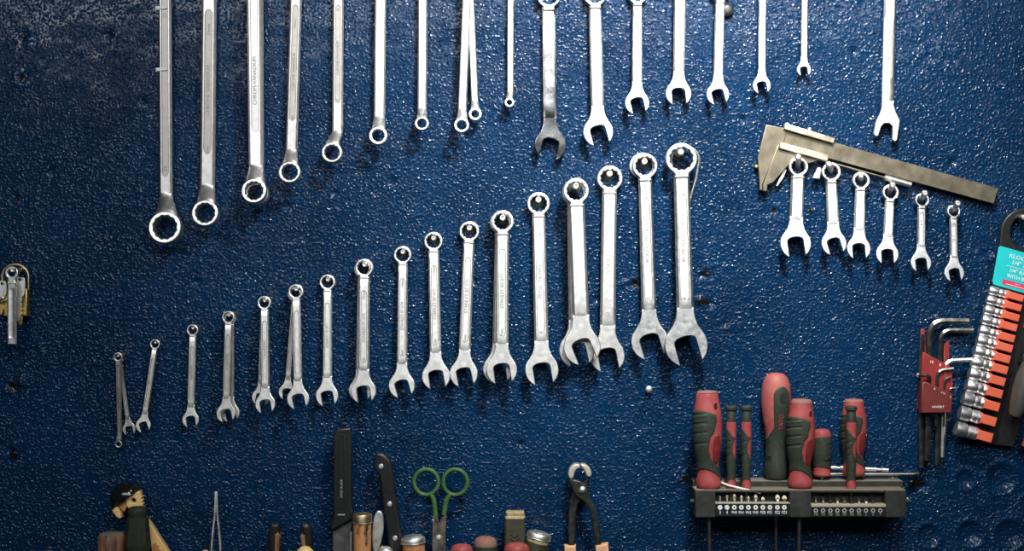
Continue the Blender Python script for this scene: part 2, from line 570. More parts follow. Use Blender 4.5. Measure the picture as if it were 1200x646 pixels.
def peg(px, py, d, r, length, label, m=None, up=0.):
    t = thing('hanging_peg', label, 'peg', px, py, d, group='steel pegs in the blue board')
    b = MB()
    # a rod standing out of the board, its end hollow; y = 0 at the tip
    T = Matrix.Rotation(R(90), 4, 'X')
    b.lathe([(r, -length), (r, -.8), (r * .86, 0), (r * .5, 0), (r * .42, -1.6), (.05, -1.7)], 18, 0, T)
    b.build('rod', m or CHROME, t)
    MB().lathe([(r * 2.1, -length + 2), (r * 2.1, -length + 7), (r * 1.6, -length + 8)], 18, 0, T).build('shade_collar', RUBBER, t)  # dark disc added at the peg's foot, stands in for shade behind rings
    return t

def ring_spanner(label, top, ring, rr, w, m=None, shift=0., d=10, d_ring=25, text=(), panel=(.1, .84), hole=.74, bandz=(), w2=None, group='ring spanners in the upper row'):
    """deep offset double ring spanner; top = where the shank leaves the picture's top, ring = lower ring centre"""
    m = m or SATIN
    w2 = w2 or w
    jx = ring[0] - shift
    ring = seen_at(ring, d_ring, d)
    shift = ring[0] - jx
    ang = math.degrees(math.atan2(jx - top[0], ring[1] - top[1]))
    up_y = -64.
    tx = top[0] + (top[0] - jx) * (top[1] - up_y) / (ring[1] - top[1])
    t = thing('ring_spanner', label, 'wrench', tx, up_y, d, -ang, 0, group)
    L = math.hypot(jx - tx, ring[1] - up_y)
    st = max(4, w * .5)
    n = rr * 2.1 + 4          # length of the bent neck
    sh = MB()
    za, zb = -n, -L + n
    pn = (za - panel[0] * (za - zb), za - panel[1] * (za - zb), .54) if panel else None
    shank_loft(sh, shank_secs(za + 2, zb - 2, w2, w, st, pn))
    for txt, y, size in text:
        sh.text(txt, size, 0, -(y - up_y), -st / 2 + .55, -90, .6, 1)
    sh.build('shank', [m, STAMP, RECESS if m is SATIN else RECESS_BRIGHT], t, angle=28)
    yb = (d - d_ring)
    for (zc, sg, x1, nm) in ((-L, 1, shift, 'ring_end'), (0, -1, 0, 'ring_end')):
        b = MB()
        ww = w if sg == 1 else w2
        # bent neck
        secs = []
        for i in range(15):
            f = i / 14
            g = f * f * (3 - 2 * f)
            z = zc + sg * (n - f * (n - rr * .80))
            hw = ww / 2 + (rr * .74 - ww / 2) * f ** 1.6
            ht = st / 2 + (rr * .42 - st / 2) * g
            x = x1 * g
            y = yb * g * .9
            secs.append([(x + hw * math.cos(2 * PI * k / 20) * (1 if abs(math.cos(2 * PI * k / 20)) > .9 else 1), y + ht * math.sin(2 * PI * k / 20), z) for k in range(20)])
        b.loft(secs)
        lean = Matrix.Translation((x1, yb, zc)) @ Matrix.Rotation(R(-8 * sg), 4, 'X')
        b.flat(circ(rr, 44), [star(rr * hole, .92)], max(7, rr * .85), min(1.3, rr * .1), -rr * .1, M=lean, res=2)
        b.build(nm, m, t)
    for bz in bandz:
        k = MB()
        z = -(bz - up_y)
        k.flat([(-w / 2 - 1.6, z - 1.8), (w * .2, z - 1.0), (w * .2, z + 2.2), (-w / 2 - 1.6, z + 1.8)], [], st + 2.4, .5, 0)
        k.box(-w / 2 - 3.4, -w / 2 + 1, -3, 2, z - 2.6, z + 2.4, .6)
        k.build('cable_tie', WIREWHITE, t)
    return t

# --- upper row, ring spanners (double ended, the upper rings lie above the picture)
UR = 'ring spanner in the upper row'
ring_spanner('largest satin steel ring spanner, with two white ties round its shank', (193.5, 0), (195, 268), 19, 15, text=[('22', 18, 6), ('24', 198, 6)], bandz=(10, 82), panel=(.02, .93))
ring_spanner('second largest ring spanner, dull grey shank stamped CHROME VANADIUM', (245.5, 0), (241.5, 251), 15.5, 17, shift=-1.5, text=[('22mm', 35, 5.5), ('CHROME VANADIUM', 106, 6.2), ('20mm', 178, 5)], panel=(.16, .86), m=SATIN)
ring_spanner('bright ring spanner lettered CHROM-VANADIUM, lying over another ring spanner', (298, 0), (298.5, 225), 14.5, 16.5, shift=-2, text=[('CHROM-VANADIUM', 95, 6.2), ('19', 162, 5)], m=CHROME, d=25, d_ring=40)
ring_spanner('ring spanner almost hidden behind the bright CHROM-VANADIUM one, its rim peeping out', (301.5, 0), (301.5, 228), 14, 14, shift=-1, m=SATIN, d=9, d_ring=19)
ring_spanner('satin ring spanner with a long sunk field, fourth largest lower ring', (347, 0), (340, 203), 12.7, 13.5, shift=-1, text=[('17mm', 28, 4.2), ('CHROME VANADIUM', 84, 4.6), ('16mm', 140, 4)], panel=(.19, .85))
ring_spanner('ring spanner whose neck bends sideways to its lower ring', (396.5, 0), (389.5, 180), 12, 12.5, shift=-6, text=[('14', 12, 4), ('CHROME VANADIUM', 68, 4.2), ('15', 118, 4)], panel=(.22, .84))
ring_spanner('ring spanner with raised lettering, between the bent-neck one and the one with an oval mark', (446, 0), (443.5, 160), 10.8, 13, shift=-1, text=[('DIN STEEL', 58, 5), ('13', 106, 4)], panel=(.2, .84), m=CHROME, hole=.68)
ring_spanner('plain slim ring spanner with a small oval mark on its shank', (495.5, 0), (494.5, 145.5), 8.2, 10.5, text=[('O', 51, 6)], panel=None, hole=.68)
ring_spanner('ring spanner touching a thinner ring spanner that hangs behind its shank', (547, 0), (541, 147.5), 8.8, 9.5, text=[('VANADIUM', 52, 4.4), ('10', 96, 3.5)], panel=(.14, .86), hole=.67, m=CHROME, d=20, d_ring=30)
ring_spanner('thin ring spanner tucked beside and behind a thicker one, leaning away from it', (551.5, 0), (557, 134.5), 7.6, 8.2, panel=None, hole=.62, m=CHROME, d=8, d_ring=16)
ring_spanner('smallest and thinnest ring spanner in the upper row', (598.5, 0), (597, 121), 5.6, 7.4, shift=-1, panel=None, hole=.58, m=SATIN, d=8, d_ring=16)

# --- upper row, combination wrenches cut by the top edge
GU = 'combination wrenches in the upper row'
comb('mirror-polished combination wrench reflecting dark patches, beside the smallest ring spanner', (643, -4), 14, (645, 170), 18.5, 15, 15.5, -14, MIRROR, panel=False, text=[('19mm', .66, 6)], group=GU, d_ring=9, d_jaw=11.5)
comb('second largest upper-row combination wrench, bright white, beside the mirror-polished one', (697, -5), 13.2, (701, 155), 17.5, 14.5, 15, 14, panel=False, group=GU, d_ring=9)
comb('upper-row combination wrench with a short shank, showing the lip of its cut-off ring', (747, -6), 11.5, (746.5, 121), 14.2, 11, 12, 14, panel=False, group=GU, d_ring=9)
comb('upper-row combination wrench, open jaw with a shadowed second edge', (797, -15), 12, (795, 110), 15, 14, 13, 6, panel=False, group=GU, d_ring=9)
comb('upper-row combination wrench hanging just beside the dark cross-head screw', (844, -9), 11, (841, 111), 13.3, 11, 11.5, 16, panel=False, group=GU, d_ring=9)
comb('second smallest upper-row combination wrench, jaw hanging straight above the caliper head', (893.5, -15), 9, (892.5, 100.5), 10.5, 9, 9, 10, panel=False, group=GU, text=[('CR-V', .4, 3.4)], d_ring=9)
comb('smallest upper-row combination wrench, jaw ending well above the caliper beam', (943, -21), 7.5, (942, 82), 8.2, 7.4, 7.6, 6, panel=False, group=GU, d_ring=9)

# slim open wrench with an angular fork
def fork_wrench():
    t = thing('open_end_wrench', 'open-end wrench with an angular forked jaw above the caliper beam', 'wrench', 1043.5, -30, 12, 1.3)
    b = MB()
    shank_loft(b, shank_secs(4, -158, 13.6, 14.2, 5, (-44, -122, .5)))
    b.text('CHROM VANADIUM', 4.4, .6, -85, -2.0, -90, .5, 1)
    b.text('13', 7, 0, -143, -2.6, 0, .5, 1)
    b.build('shank', [CHROME, STAMP, RECESS_BRIGHT], t)
    ax, ay = 1043.5 - 2.9, -30 + 155
    pts = [(1033.5, 118), (1034, 124), (1031, 133), (1026.5, 142), (1023.3, 157), (1026, 160.5), (1029, 159), (1032, 149), (1035.5, 145), (1041, 144.5), (1045.3, 148), (1045, 164), (1048.5, 166.5), (1051, 164), (1054, 141), (1049, 131), (1047, 123), (1047.5, 118)]
    MB().flat(rel(pts, 1043.5, -30), [], 5, .7, 0, M=Matrix.Rotation(R(-1.3), 4, 'Y')).build('open_jaw', CHROME, t)
    MB().flat(jaw_outline(14, 14, 12, 13.6, 26), [], 5, .7, 0, M=Matrix.Translation((0, 0, 18)) @ Matrix.Rotation(R(180), 4, 'Y')).build('open_jaw', CHROME, t)
fork_wrench()

# --- the climbing middle row
GM = 'wrenches in the climbing middle row'
def pegfor(rc, rr, hole, d_ring, label, r=None):
    r = r or max(1.7, min(3.6, rr * .27))
    off = rr * hole * .88 - r - .2
    return peg(rc[0], rc[1] - off, d_ring + max(9, rr * .8), r, d_ring + max(9, rr * .8) + 6, label)

ORD = ['smallest', 'second smallest', 'third smallest', 'fourth smallest', 'fifth smallest']
# double ring tiny one
def tiny_double():
    t = thing('ring_spanner', 'tiny double ring spanner hanging at the low end of the climbing middle row', 'wrench', 138.5, 418.5, 16, 0, 4, GM)
    b = shank_loft(MB(), shank_secs(-5, -98, 6.4, 5.6, 3, (-10, -92, .55)))
    b.text('CHROME VANADIUM', 2.8, 0, -50, -1.3, -90, .4, 1)
    b.build('shank', [SATIN, STAMP, RECESS], t)
    MB().flat(ring_outline(5.6, 6, 10), [star(3.7)], 4.5, .6, 0).build('ring_end', SATIN, t)
    MB().flat([(x, -y) for x, y in ring_outline(4.4, 5.4, 8)][::-1], [circ(2.7, 16)], 4, .5, 0, M=Matrix.Translation((-1.2, 0, -103))).build('ring_end', SATIN, t)
tiny_double()
pegfor((138.5, 418.5), 5.6, .66, 16, 'peg carrying the tiny double ring spanner', 1.5)
comb('tiny combination wrench slanting out from behind the tiny double ring spanner', (140, 421), 5, (151.5, 503), 7.8, 5, 5.4, 3, SATIN, d_ring=6, d_jaw=7, group=GM)
comb('tiny combination wrench leaning on its own peg beside the tiny double ring spanner', (182, 403.5), 5.8, (168, 499), 8.8, 6.6, 7, 26, SATIN, text=[('CR-V', .5, 2.6)], group=GM)
pegfor((182, 403.5), 5.8, .73, 9, 'peg carrying the tiny wrench that leans on its own', 1.5)

ROW = [
 # rc, rr, jc, jr, w0, w1, tilt, mat, extra
 ((226, 387), 6.8, (223.5, 492.5), 9.8, 8.6, 8.8, 10, SATIN, dict(text=[('VANADIUM', .5, 3.4)]), 'straight small combination wrench in the wide gap after the slanting tiny one', 'the straight small wrench after the slanting tiny one'),
 ((268, 372), 7.4, (265, 485), 11.2, 9.2, 9.4, 14, SATIN, dict(text=[('10 CHROME', .5, 3.6)], d_ring=22, d_jaw=29), 'small combination wrench hanging over a twin that shows along one edge', 'the small stacked wrench with a twin edge'),
 ((310, 355), 8, (311, 474), 11.8, 9.6, 10.2, 8, CHROME, dict(text=[('VANADIUM', .5, 4)], d_ring=22, d_jaw=29), 'combination wrench with a second jaw peeping out around its own jaw', 'the wrench with a second jaw peeping out'),
 ((347, 342), 8.8, (349.5, 468), 13, 10, 10.4, 12, CHROME, dict(d_ring=22, d_jaw=29), 'combination wrench standing in front of a thinner slanting wrench', 'the wrench before the thinner slanting one'),
 ((384, 331), 9.2, (383.5, 464.5), 13.2, 10.4, 11, 10, CHROME, dict(text=[('STANLEY 87-071', .5, 4)]), 'single combination wrench between the slanting pair and the doubled wrench halfway along the row', 'the single wrench just after the slanting pair'),
 ((427, 314), 10.6, (426, 459), 14.8, 12.6, 13, 8, CHROME, dict(text=[('13mm', .2, 4), ('STANLEY 87-073', .52, 4.6), ('13mm', .85, 4)], d_ring=22, d_jaw=29), 'combination wrench halfway along the climbing row, a twin showing along its edge', 'the doubled wrench halfway along the row'),
 ((472, 299), 10.4, (471, 452.5), 15.2, 11.4, 12.2, 16, CHROME, dict(text=[('14mm', .2, 4), ('STANLEY 87-074', .5, 4.6), ('14mm', .85, 4)]), 'combination wrench hanging alone between the doubled one and the pair with touching jaws', 'the wrench hanging alone before the touching jaws'),
 ((508, 283), 11, (511, 441.5), 16.4, 12.4, 13.2, 8, CHROME, dict(text=[('15mm', .2, 4.4), ('STANLEY 87-075', .5, 5), ('15mm', .85, 4.4)]), 'upright combination wrench whose jaw is almost touched by its larger leaning neighbour', 'the upright wrench of the touching pair'),
 ((550, 271.5), 11.8, (543.5, 438.5), 16.4, 12.8, 13.4, 14, CHROME, dict(text=[('STANLEY 87-076', .48, 5.6), ('16mm', .85, 4.6)]), 'combination wrench leaning so its jaw almost touches the next smaller wrench', 'the leaning wrench of the touching pair'),
 ((589, 260), 13.2, (588, 434), 18, 14.6, 15, 8, CHROME, dict(text=[('STANLEY 87-077', .5, 5.6), ('17mm', .85, 4.6)], d_ring=22, d_jaw=29), 'thick doubled combination wrench between the leaning one and the one with large lettering', 'the thick doubled wrench before the large lettering'),
 ((631, 239), 13.4, (635, 434), 19.6, 15.2, 16.6, 8, CHROME, dict(text=[('18', .13, 5), ('75YSL  NOWZ', .5, 6.4), ('18', .88, 5)]), 'tall combination wrench with extra large lettering in its long sunk field', 'the tall wrench with large lettering'),
 ((675, 224), 15, (682, 407), 21.5, 18.4, 19.6, 20, CHROME, dict(panel=False, d_ring=33, d_jaw=38, text=[('A', .06, 6)]), 'broad plain white wrench whose jaw overlaps the jaw of its neighbour', 'the broad plain wrench whose jaw overlaps its neighbour'),
 ((714.5, 209.5), 15, (711.5, 417), 20.4, 17, 18, 12, CHROME, dict(panel=False, text=[('A', .06, 6), ('STANLEY', .5, 6.4), ('22', .86, 6)], d_jaw=13), 'plain white wrench whose jaw is partly covered by the jaw of the one before it', 'the plain wrench partly covered by its neighbour'),
 ((755.5, 195), 14.8, (761.5, 401), 21.8, 15.8, 17.4, 15, GREYST, dict(text=[('40  INDUSTRO 80-QA', .45, 5.4), ('22', .86, 6)], d_ring=9, d_jaw=15), 'second largest wrench of the middle row, grey, its sunk field lettered, beside the largest', 'the grey second largest wrench'),
 ((798, 186.5), 18.6, (804, 405), 25.2, 18, 20, 14, GREYST, dict(text=[('24', .1, 7), ('40  PRODUCT OF CV', .45, 6), ('24', .87, 7)], d_ring=21, d_jaw=28), 'largest wrench of all, grey satin, stamped 24 above its wide jaw', 'the largest wrench of all'),
]
for rc, rr, jc, jr, w0, w1, tilt, mm, ex, lab, plab in ROW:
    comb(lab, rc, rr, jc, jr, w0, w1, tilt, mm, group=GM, **ex)
    pegfor(rc, rr, .76, ex.get('d_ring', 9), 'steel peg end inside the ring of ' + plab)
# the ones tucked behind
BH = dict(d_ring=8, d_jaw=15, group=GM)
comb('combination wrench hidden behind the small stacked wrench, showing as a second edge and jaw rim', (270, 373.5), 7, (270, 484.5), 11, 8.6, 8.8, 14, SATIN, **BH)
comb('combination wrench whose jaw peeps out higher and to the side behind another jaw', (309.5, 356), 7.6, (306, 466), 10.6, 8, 8.4, -8, SATIN, **BH)
comb('thin combination wrench slanting out from behind a straight one', (345.5, 345), 8, (336.5, 460), 9.8, 6.6, 7.2, 6, SATIN, **BH)
comb('combination wrench almost hidden behind the doubled one halfway along the climbing row', (425, 315.5), 10, (422.5, 458), 13.6, 11.5, 12, 8, SATIN, **BH)
comb('combination wrench almost hidden behind the thick doubled one before the large-lettered wrench', (587, 261), 13, (583.5, 433), 17.4, 13.4, 14, 8, SATIN, **BH)
comb('combination wrench behind the broad plain white one, its jaw a second lower rim', (673, 226), 14.6, (676, 411), 20.6, 17, 18, 12, SATIN, d_ring=20, d_jaw=26, panel=False, group=GM)

# ring and wire loop behind the big rings
t = thing('wire_loop', 'thin steel wire loop hanging behind the ring of the largest wrench', 'wire loop', 803, 188, 9)
MB().tube([(0 + 16.4 * math.cos(a), 0, 16.4 * math.sin(a)) for a in [R(200 - 9.2 * i) for i in range(25)]] + [(13, 0, -20), (8.5, 0, -36), (4.6, 0, -50)], 1.3, 8).build('loop', SATIN, t)
t = thing('steel_washer', 'flat steel ring hanging behind the ring of the grey second largest wrench', 'ring', 753, 194.5, 2)
MB().flat(circ(15.4, 40), [circ(11.5, 40)], 3, .6).build('ring', SATIN, t)

# --- stubby wrenches under the caliper
GS = 'stubby wrenches under the caliper'
STUB = [
 ((935, 196), 11.4, (932, 286), 18, 15, 15.6, 10, [('12', .15, 5), ('CR-V', .5, 4), ('17', .82, 5)], (935.5, 184), 'largest stubby wrench, hanging from the peg nearest the caliper jaws'),
 ((973.5, 202), 11.2, (977, 286), 14.6, 12.6, 14, 14, [('12', .82, 5)], (971.5, 192.5), 'second largest stubby wrench under the thin rod of the caliper'),
 ((1008.5, 212), 10.2, (1006, 292), 13.8, 12, 13, 6, [('13', .3, 4.4), ('13', .8, 4.4)], (1009, 206), 'third largest stubby wrench, under the middle of the caliper beam'),
 ((1043, 226), 9.6, (1039.5, 298.5), 13.2, 10.8, 11.6, 6, [('12', .82, 4)], (1046, 217), 'stubby wrench under the bright tube on the caliper beam'),
 ((1080, 235), 8.4, (1079, 308.5), 12.2, 9.6, 10, 8, [('CR-V', .4, 4)], (1084, 226.5), 'second smallest stubby wrench, beyond the bright tube of the caliper'),
 ((1117, 248), 7.8, (1118, 320.5), 11.6, 9, 9.6, 10, [('10', .2, 4), ('CR-V', .5, 4)], (1122.5, 238.5), 'smallest stubby wrench, nearest the red hex key holder'),
]
for i, (rc, rr, jc, jr, w0, w1, tilt, tx, pg, lab) in enumerate(STUB):
    comb(lab, rc, rr, jc, jr, w0, w1, tilt, GREYST if i > 3 else CHROME, d_ring=11, d_jaw=19, panel=(i > 3), text=tx, group=GS, hole=.74)
    # long peg, sloping up out of the board
    r = 3.3
    t = thing('hanging_peg', 'long steel peg through the ring of the ' + lab.split(',')[0].split(' under')[0] + (' under the bright tube' if i == 3 else ''), 'peg', pg[0], pg[1], 36, group='steel pegs in the blue board')
    a = P(pg[0], pg[1], 36)
    off = rr * .74 * .86 - r
    bpt = P(rc[0], rc[1] - off, 11)
    dv = (bpt - a)
    dv = dv / max(abs(dv.y), 1e-4) * .045
    T = Matrix.Rotation(R(90), 4, 'X')
    k = 1000 / SCALE[t.name]
    rod = MB()
    rod.tube([(0, 0, 0), tuple(dv * k * .5), tuple(dv * k)], r, 16)
    rod.build('rod', CHROME, t)
    tp = MB().lathe([(r * 1.12, -2.4), (r * 1.15, 0), (r * .8, 1.6), (r * .45, 1.7), (r * .4, .6), (.05, .5)], 18, 0, T)
    tp.build('tip', CHROME, t)
# ------------------------------------------------------------------ vernier caliper
def caliper():
    ax, ay = 905, 185
    t = thing('vernier_caliper', 'large tarnished vernier caliper hanging aslant above the stubby wrenches', 'caliper', ax, ay, 10)
    r = lambda p: rel(p, ax, ay)
    MB().flat(r([(900, 152), (921, 152), (977, 167), (1169.5, 220.5), (1164, 239), (977, 187.5), (905, 169)]), [], 4, .5, 0).build('beam', CALIPER, t)
    MB().flat(r([(897.5, 146.5), (922, 151), (918, 168), (909, 178), (893, 216), (893, 223.5), (889.5, 223), (889.5, 213), (887.5, 184)]), [], 6, .6, -.2).build('fixed_jaw', CALIPER, t)
    MB().flat(r([(911, 170), (968, 186), (946, 192), (930, 186.5), (905.5, 214), (899, 217), (898.5, 224.5), (893.5, 224), (893.7, 216)]), [], 6, .6, -.6).build('sliding_jaw', CALIPER, t)
    b = MB()
    b.flat(r([(919, 145), (977.5, 162.5), (975.5, 169), (917.5, 152)]), [], 10, .8, -2.4)
    b.flat(r([(913.5, 167.5), (970, 182), (968.5, 190), (911.5, 174.5)]), [], 9, 1.2, -3.4)
    slider = b.build('slider', mat('slider_edge_steel', (.42, .37, .28), (.66, .60, .48), .4, 1, 60, .05, .5), t)
    sc_ = MB()
    for i in range(24):
        x, y = 914.5 + i * 2.25, 168.5 + i * .578
        sc_.flat(r([(x, y + .4), (x + .35, y + .5), (x - .1, y + 2.2), (x - .45, y + 2.1)]), [], .3, .05, -8.0)
    sc_.build('vernier_scale', DARKST, slider)
    MB().tube([(p[0], -2.8, p[1]) for p in r([(960, 187.5), (1040, 209.5)])], 1.5, 10).build('depth_rod', CALIPER, t)
    MB().tube([(p[0], -3.2, p[1]) for p in r([(1036, 208), (1066.5, 217)])], 3.6, 14).build('rod_sleeve', CHROME, t)
    s = MB()
    s.lathe([(3.2, 0), (3.4, 2), (3, 4), (.1, 4.4)], 16, 0, Matrix.Translation((948 - ax, -1, ay - 154)) @ Matrix.Rotation(R(16), 4, 'Y'))
    s.build('lock_screw', SATIN, slider)
    s = MB().lathe([(2.2, -1), (2.6, 3), (2, 5), (.1, 5.4)], 14, 0, Matrix.Translation((921.5 - ax, 0, ay - 149)) @ Matrix.Rotation(R(16), 4, 'Y'))
    s.build('end_screw', SATIN, t)
    w = MB().flat(r([(957.5, 197), (961, 196.5), (962, 199), (960.2, 210.5), (951, 209), (956, 200)]), [], 6, 1, -.6)
    w.build('thumb_piece', CHROME, slider)
    MB().flat(r([(922, 199), (918.5, 208), (911, 218.5), (909.5, 217.5), (914, 208.5), (919.5, 198)]), [], 2, .3, 1.2).build('inner_jaw', SATIN, t)
caliper()
t = thing('hanging_peg', 'small brassy peg end beside the tip of the caliper jaws', 'peg', 886.5, 195, 8, group='steel pegs in the blue board')
MB().lathe([(2.2, -12), (2.2, -.6), (1.6, .2), (.1, .4)], 14, 0, Matrix.Rotation(R(90), 4, 'X')).build('rod', BRASS, t)

# ------------------------------------------------------------------ hex keys in their red holder
def hexholder():
    ax, ay = 1094, 435
    t = thing('hex_key_holder', 'dark red plastic hex key holder with two slanted tiers, on the board beside the sockets', 'tool holder', ax, ay, 9)
    r = lambda p: rel(p, ax, ay)
    b = MB()
    b.flat(r([(1080.5, 385.5), (1085, 385.5), (1086.5, 415), (1107, 425), (1107, 404), (1113.5, 398), (1114.5, 480), (1076, 480)]), [], 4, .8, 6)
    b.build('back_plate', HOLDRED, t)
    b = MB().flat(r([(1079.3, 411.8), (1113, 430), (1114.5, 450), (1112, 464), (1077, 450)]), [], 8, 1.2, -4)
    b.text('10', 4.6, 1089.5 - ax, ay - 424, -8.5, 8, .8, 1)
    b.text('8', 4.6, 1099.5 - ax, ay - 427.5, -8.5, 8, .8, 1)
    b.build('upper_tier', [HOLDRED, WHITE], t)
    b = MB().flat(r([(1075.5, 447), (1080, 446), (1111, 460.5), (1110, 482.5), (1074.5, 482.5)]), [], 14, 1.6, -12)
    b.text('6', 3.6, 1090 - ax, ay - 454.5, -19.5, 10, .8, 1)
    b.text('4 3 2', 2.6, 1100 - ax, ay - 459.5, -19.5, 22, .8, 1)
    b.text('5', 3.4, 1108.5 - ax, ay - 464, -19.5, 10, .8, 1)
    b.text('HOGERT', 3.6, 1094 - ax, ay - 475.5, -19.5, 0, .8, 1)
    b.build('lower_tier', [mat('shaded_holder_plastic', (.13, .020, .018), (.17, .028, .022), .45, 0, 50, .05), WHITE], t)  # lower tier's shade put into a darker copy of the holder's red
    w = MB().tube([(p[0], y, p[1]) for p, y in zip(r([(1072, 440), (1076, 439.5), (1082, 438.5), (1085, 441), (1085.5, 447)]), (-6, -14, -15, -15, -13))], [1.8, 1.6, 2.2, 2.4, 2.2], 10)
    clip = w.build('clip', BLACK, t)
    MB().lathe([(.1, -2.6), (2.4, -2.2), (2.9, 0), (2, 1.8), (.1, 2)], 14, 0, Matrix.Translation((1073.6 - ax, -9, ay - 439.5)) @ Matrix.Rotation(R(90), 4, 'X')).build('clip_head', SATIN, clip)

    def key(lab, pts, rad, d, m=DARKST, end=None):
        k = thing('hex_key', lab, 'hex key', pts[0][0], pts[0][1], d, group='hex keys in the red holder')
        pl = [(p[0] - pts[0][0], 0, pts[0][1] - p[1]) for p in pts]
        # round the corner (point 1)
        a, c, e = (Vector(q) for q in pl)
        rr = rad * 4.2
        p1, p2 = c + (a - c).normalized() * rr, c + (e - c).normalized() * rr
        arc = [p1 * (1 - q) ** 2 + c * 2 * q * (1 - q) + p2 * q * q for q in [i / 8 for i in range(9)]]
        MB().tube([a] + arc[:5], rad, 6).build('short_arm', m, k)
        MB().tube(arc[4:] + [e], rad, 6).build('long_arm', DARKST if m is BRIGHT else m, k)
    BRIGHT = mat('worn_bright_hex_steel', (.16, .155, .14), (.46, .45, .41), .34, 1, 60, .05, .5)
    key('largest hex key, thick bright arm above the red holder', [(1135, 376.5), (1090, 376.5), (1086.5, 540)], 3.9, 12, BRIGHT)
    key('second largest hex key, arm just under the largest one', [(1140.5, 387), (1102.5, 387.5), (1097.5, 545)], 2.9, 12, BRIGHT)
    key('shiny chrome hex key whose arm reaches over to the sockets', [(1140, 421.5), (1107.5, 423), (1104.5, 536)], 2.6, 14.5, CHROME)
    key('fourth largest hex key, short arm across the upper tier of the red holder', [(1117.5, 432), (1098.5, 434.5), (1096.8, 500)], 1.9, 19.5, BRIGHT)
    key('thin dark hex key between two tiers of the red holder', [(1114.5, 442), (1107, 443.5), (1105.8, 500)], 1.3, 20, DARKST)
    key('thinnest hex key, lowest arm sticking out from the red holder', [(1121, 455), (1112.5, 455), (1108.6, 500)], 1., 20, BRIGHT)
    key('dark hex key whose shaft runs down the outer edge of the red holder', [(1080.5, 392), (1078.6, 440), (1079.6, 548)], 3.2, 10.5, DARKST)
hexholder()

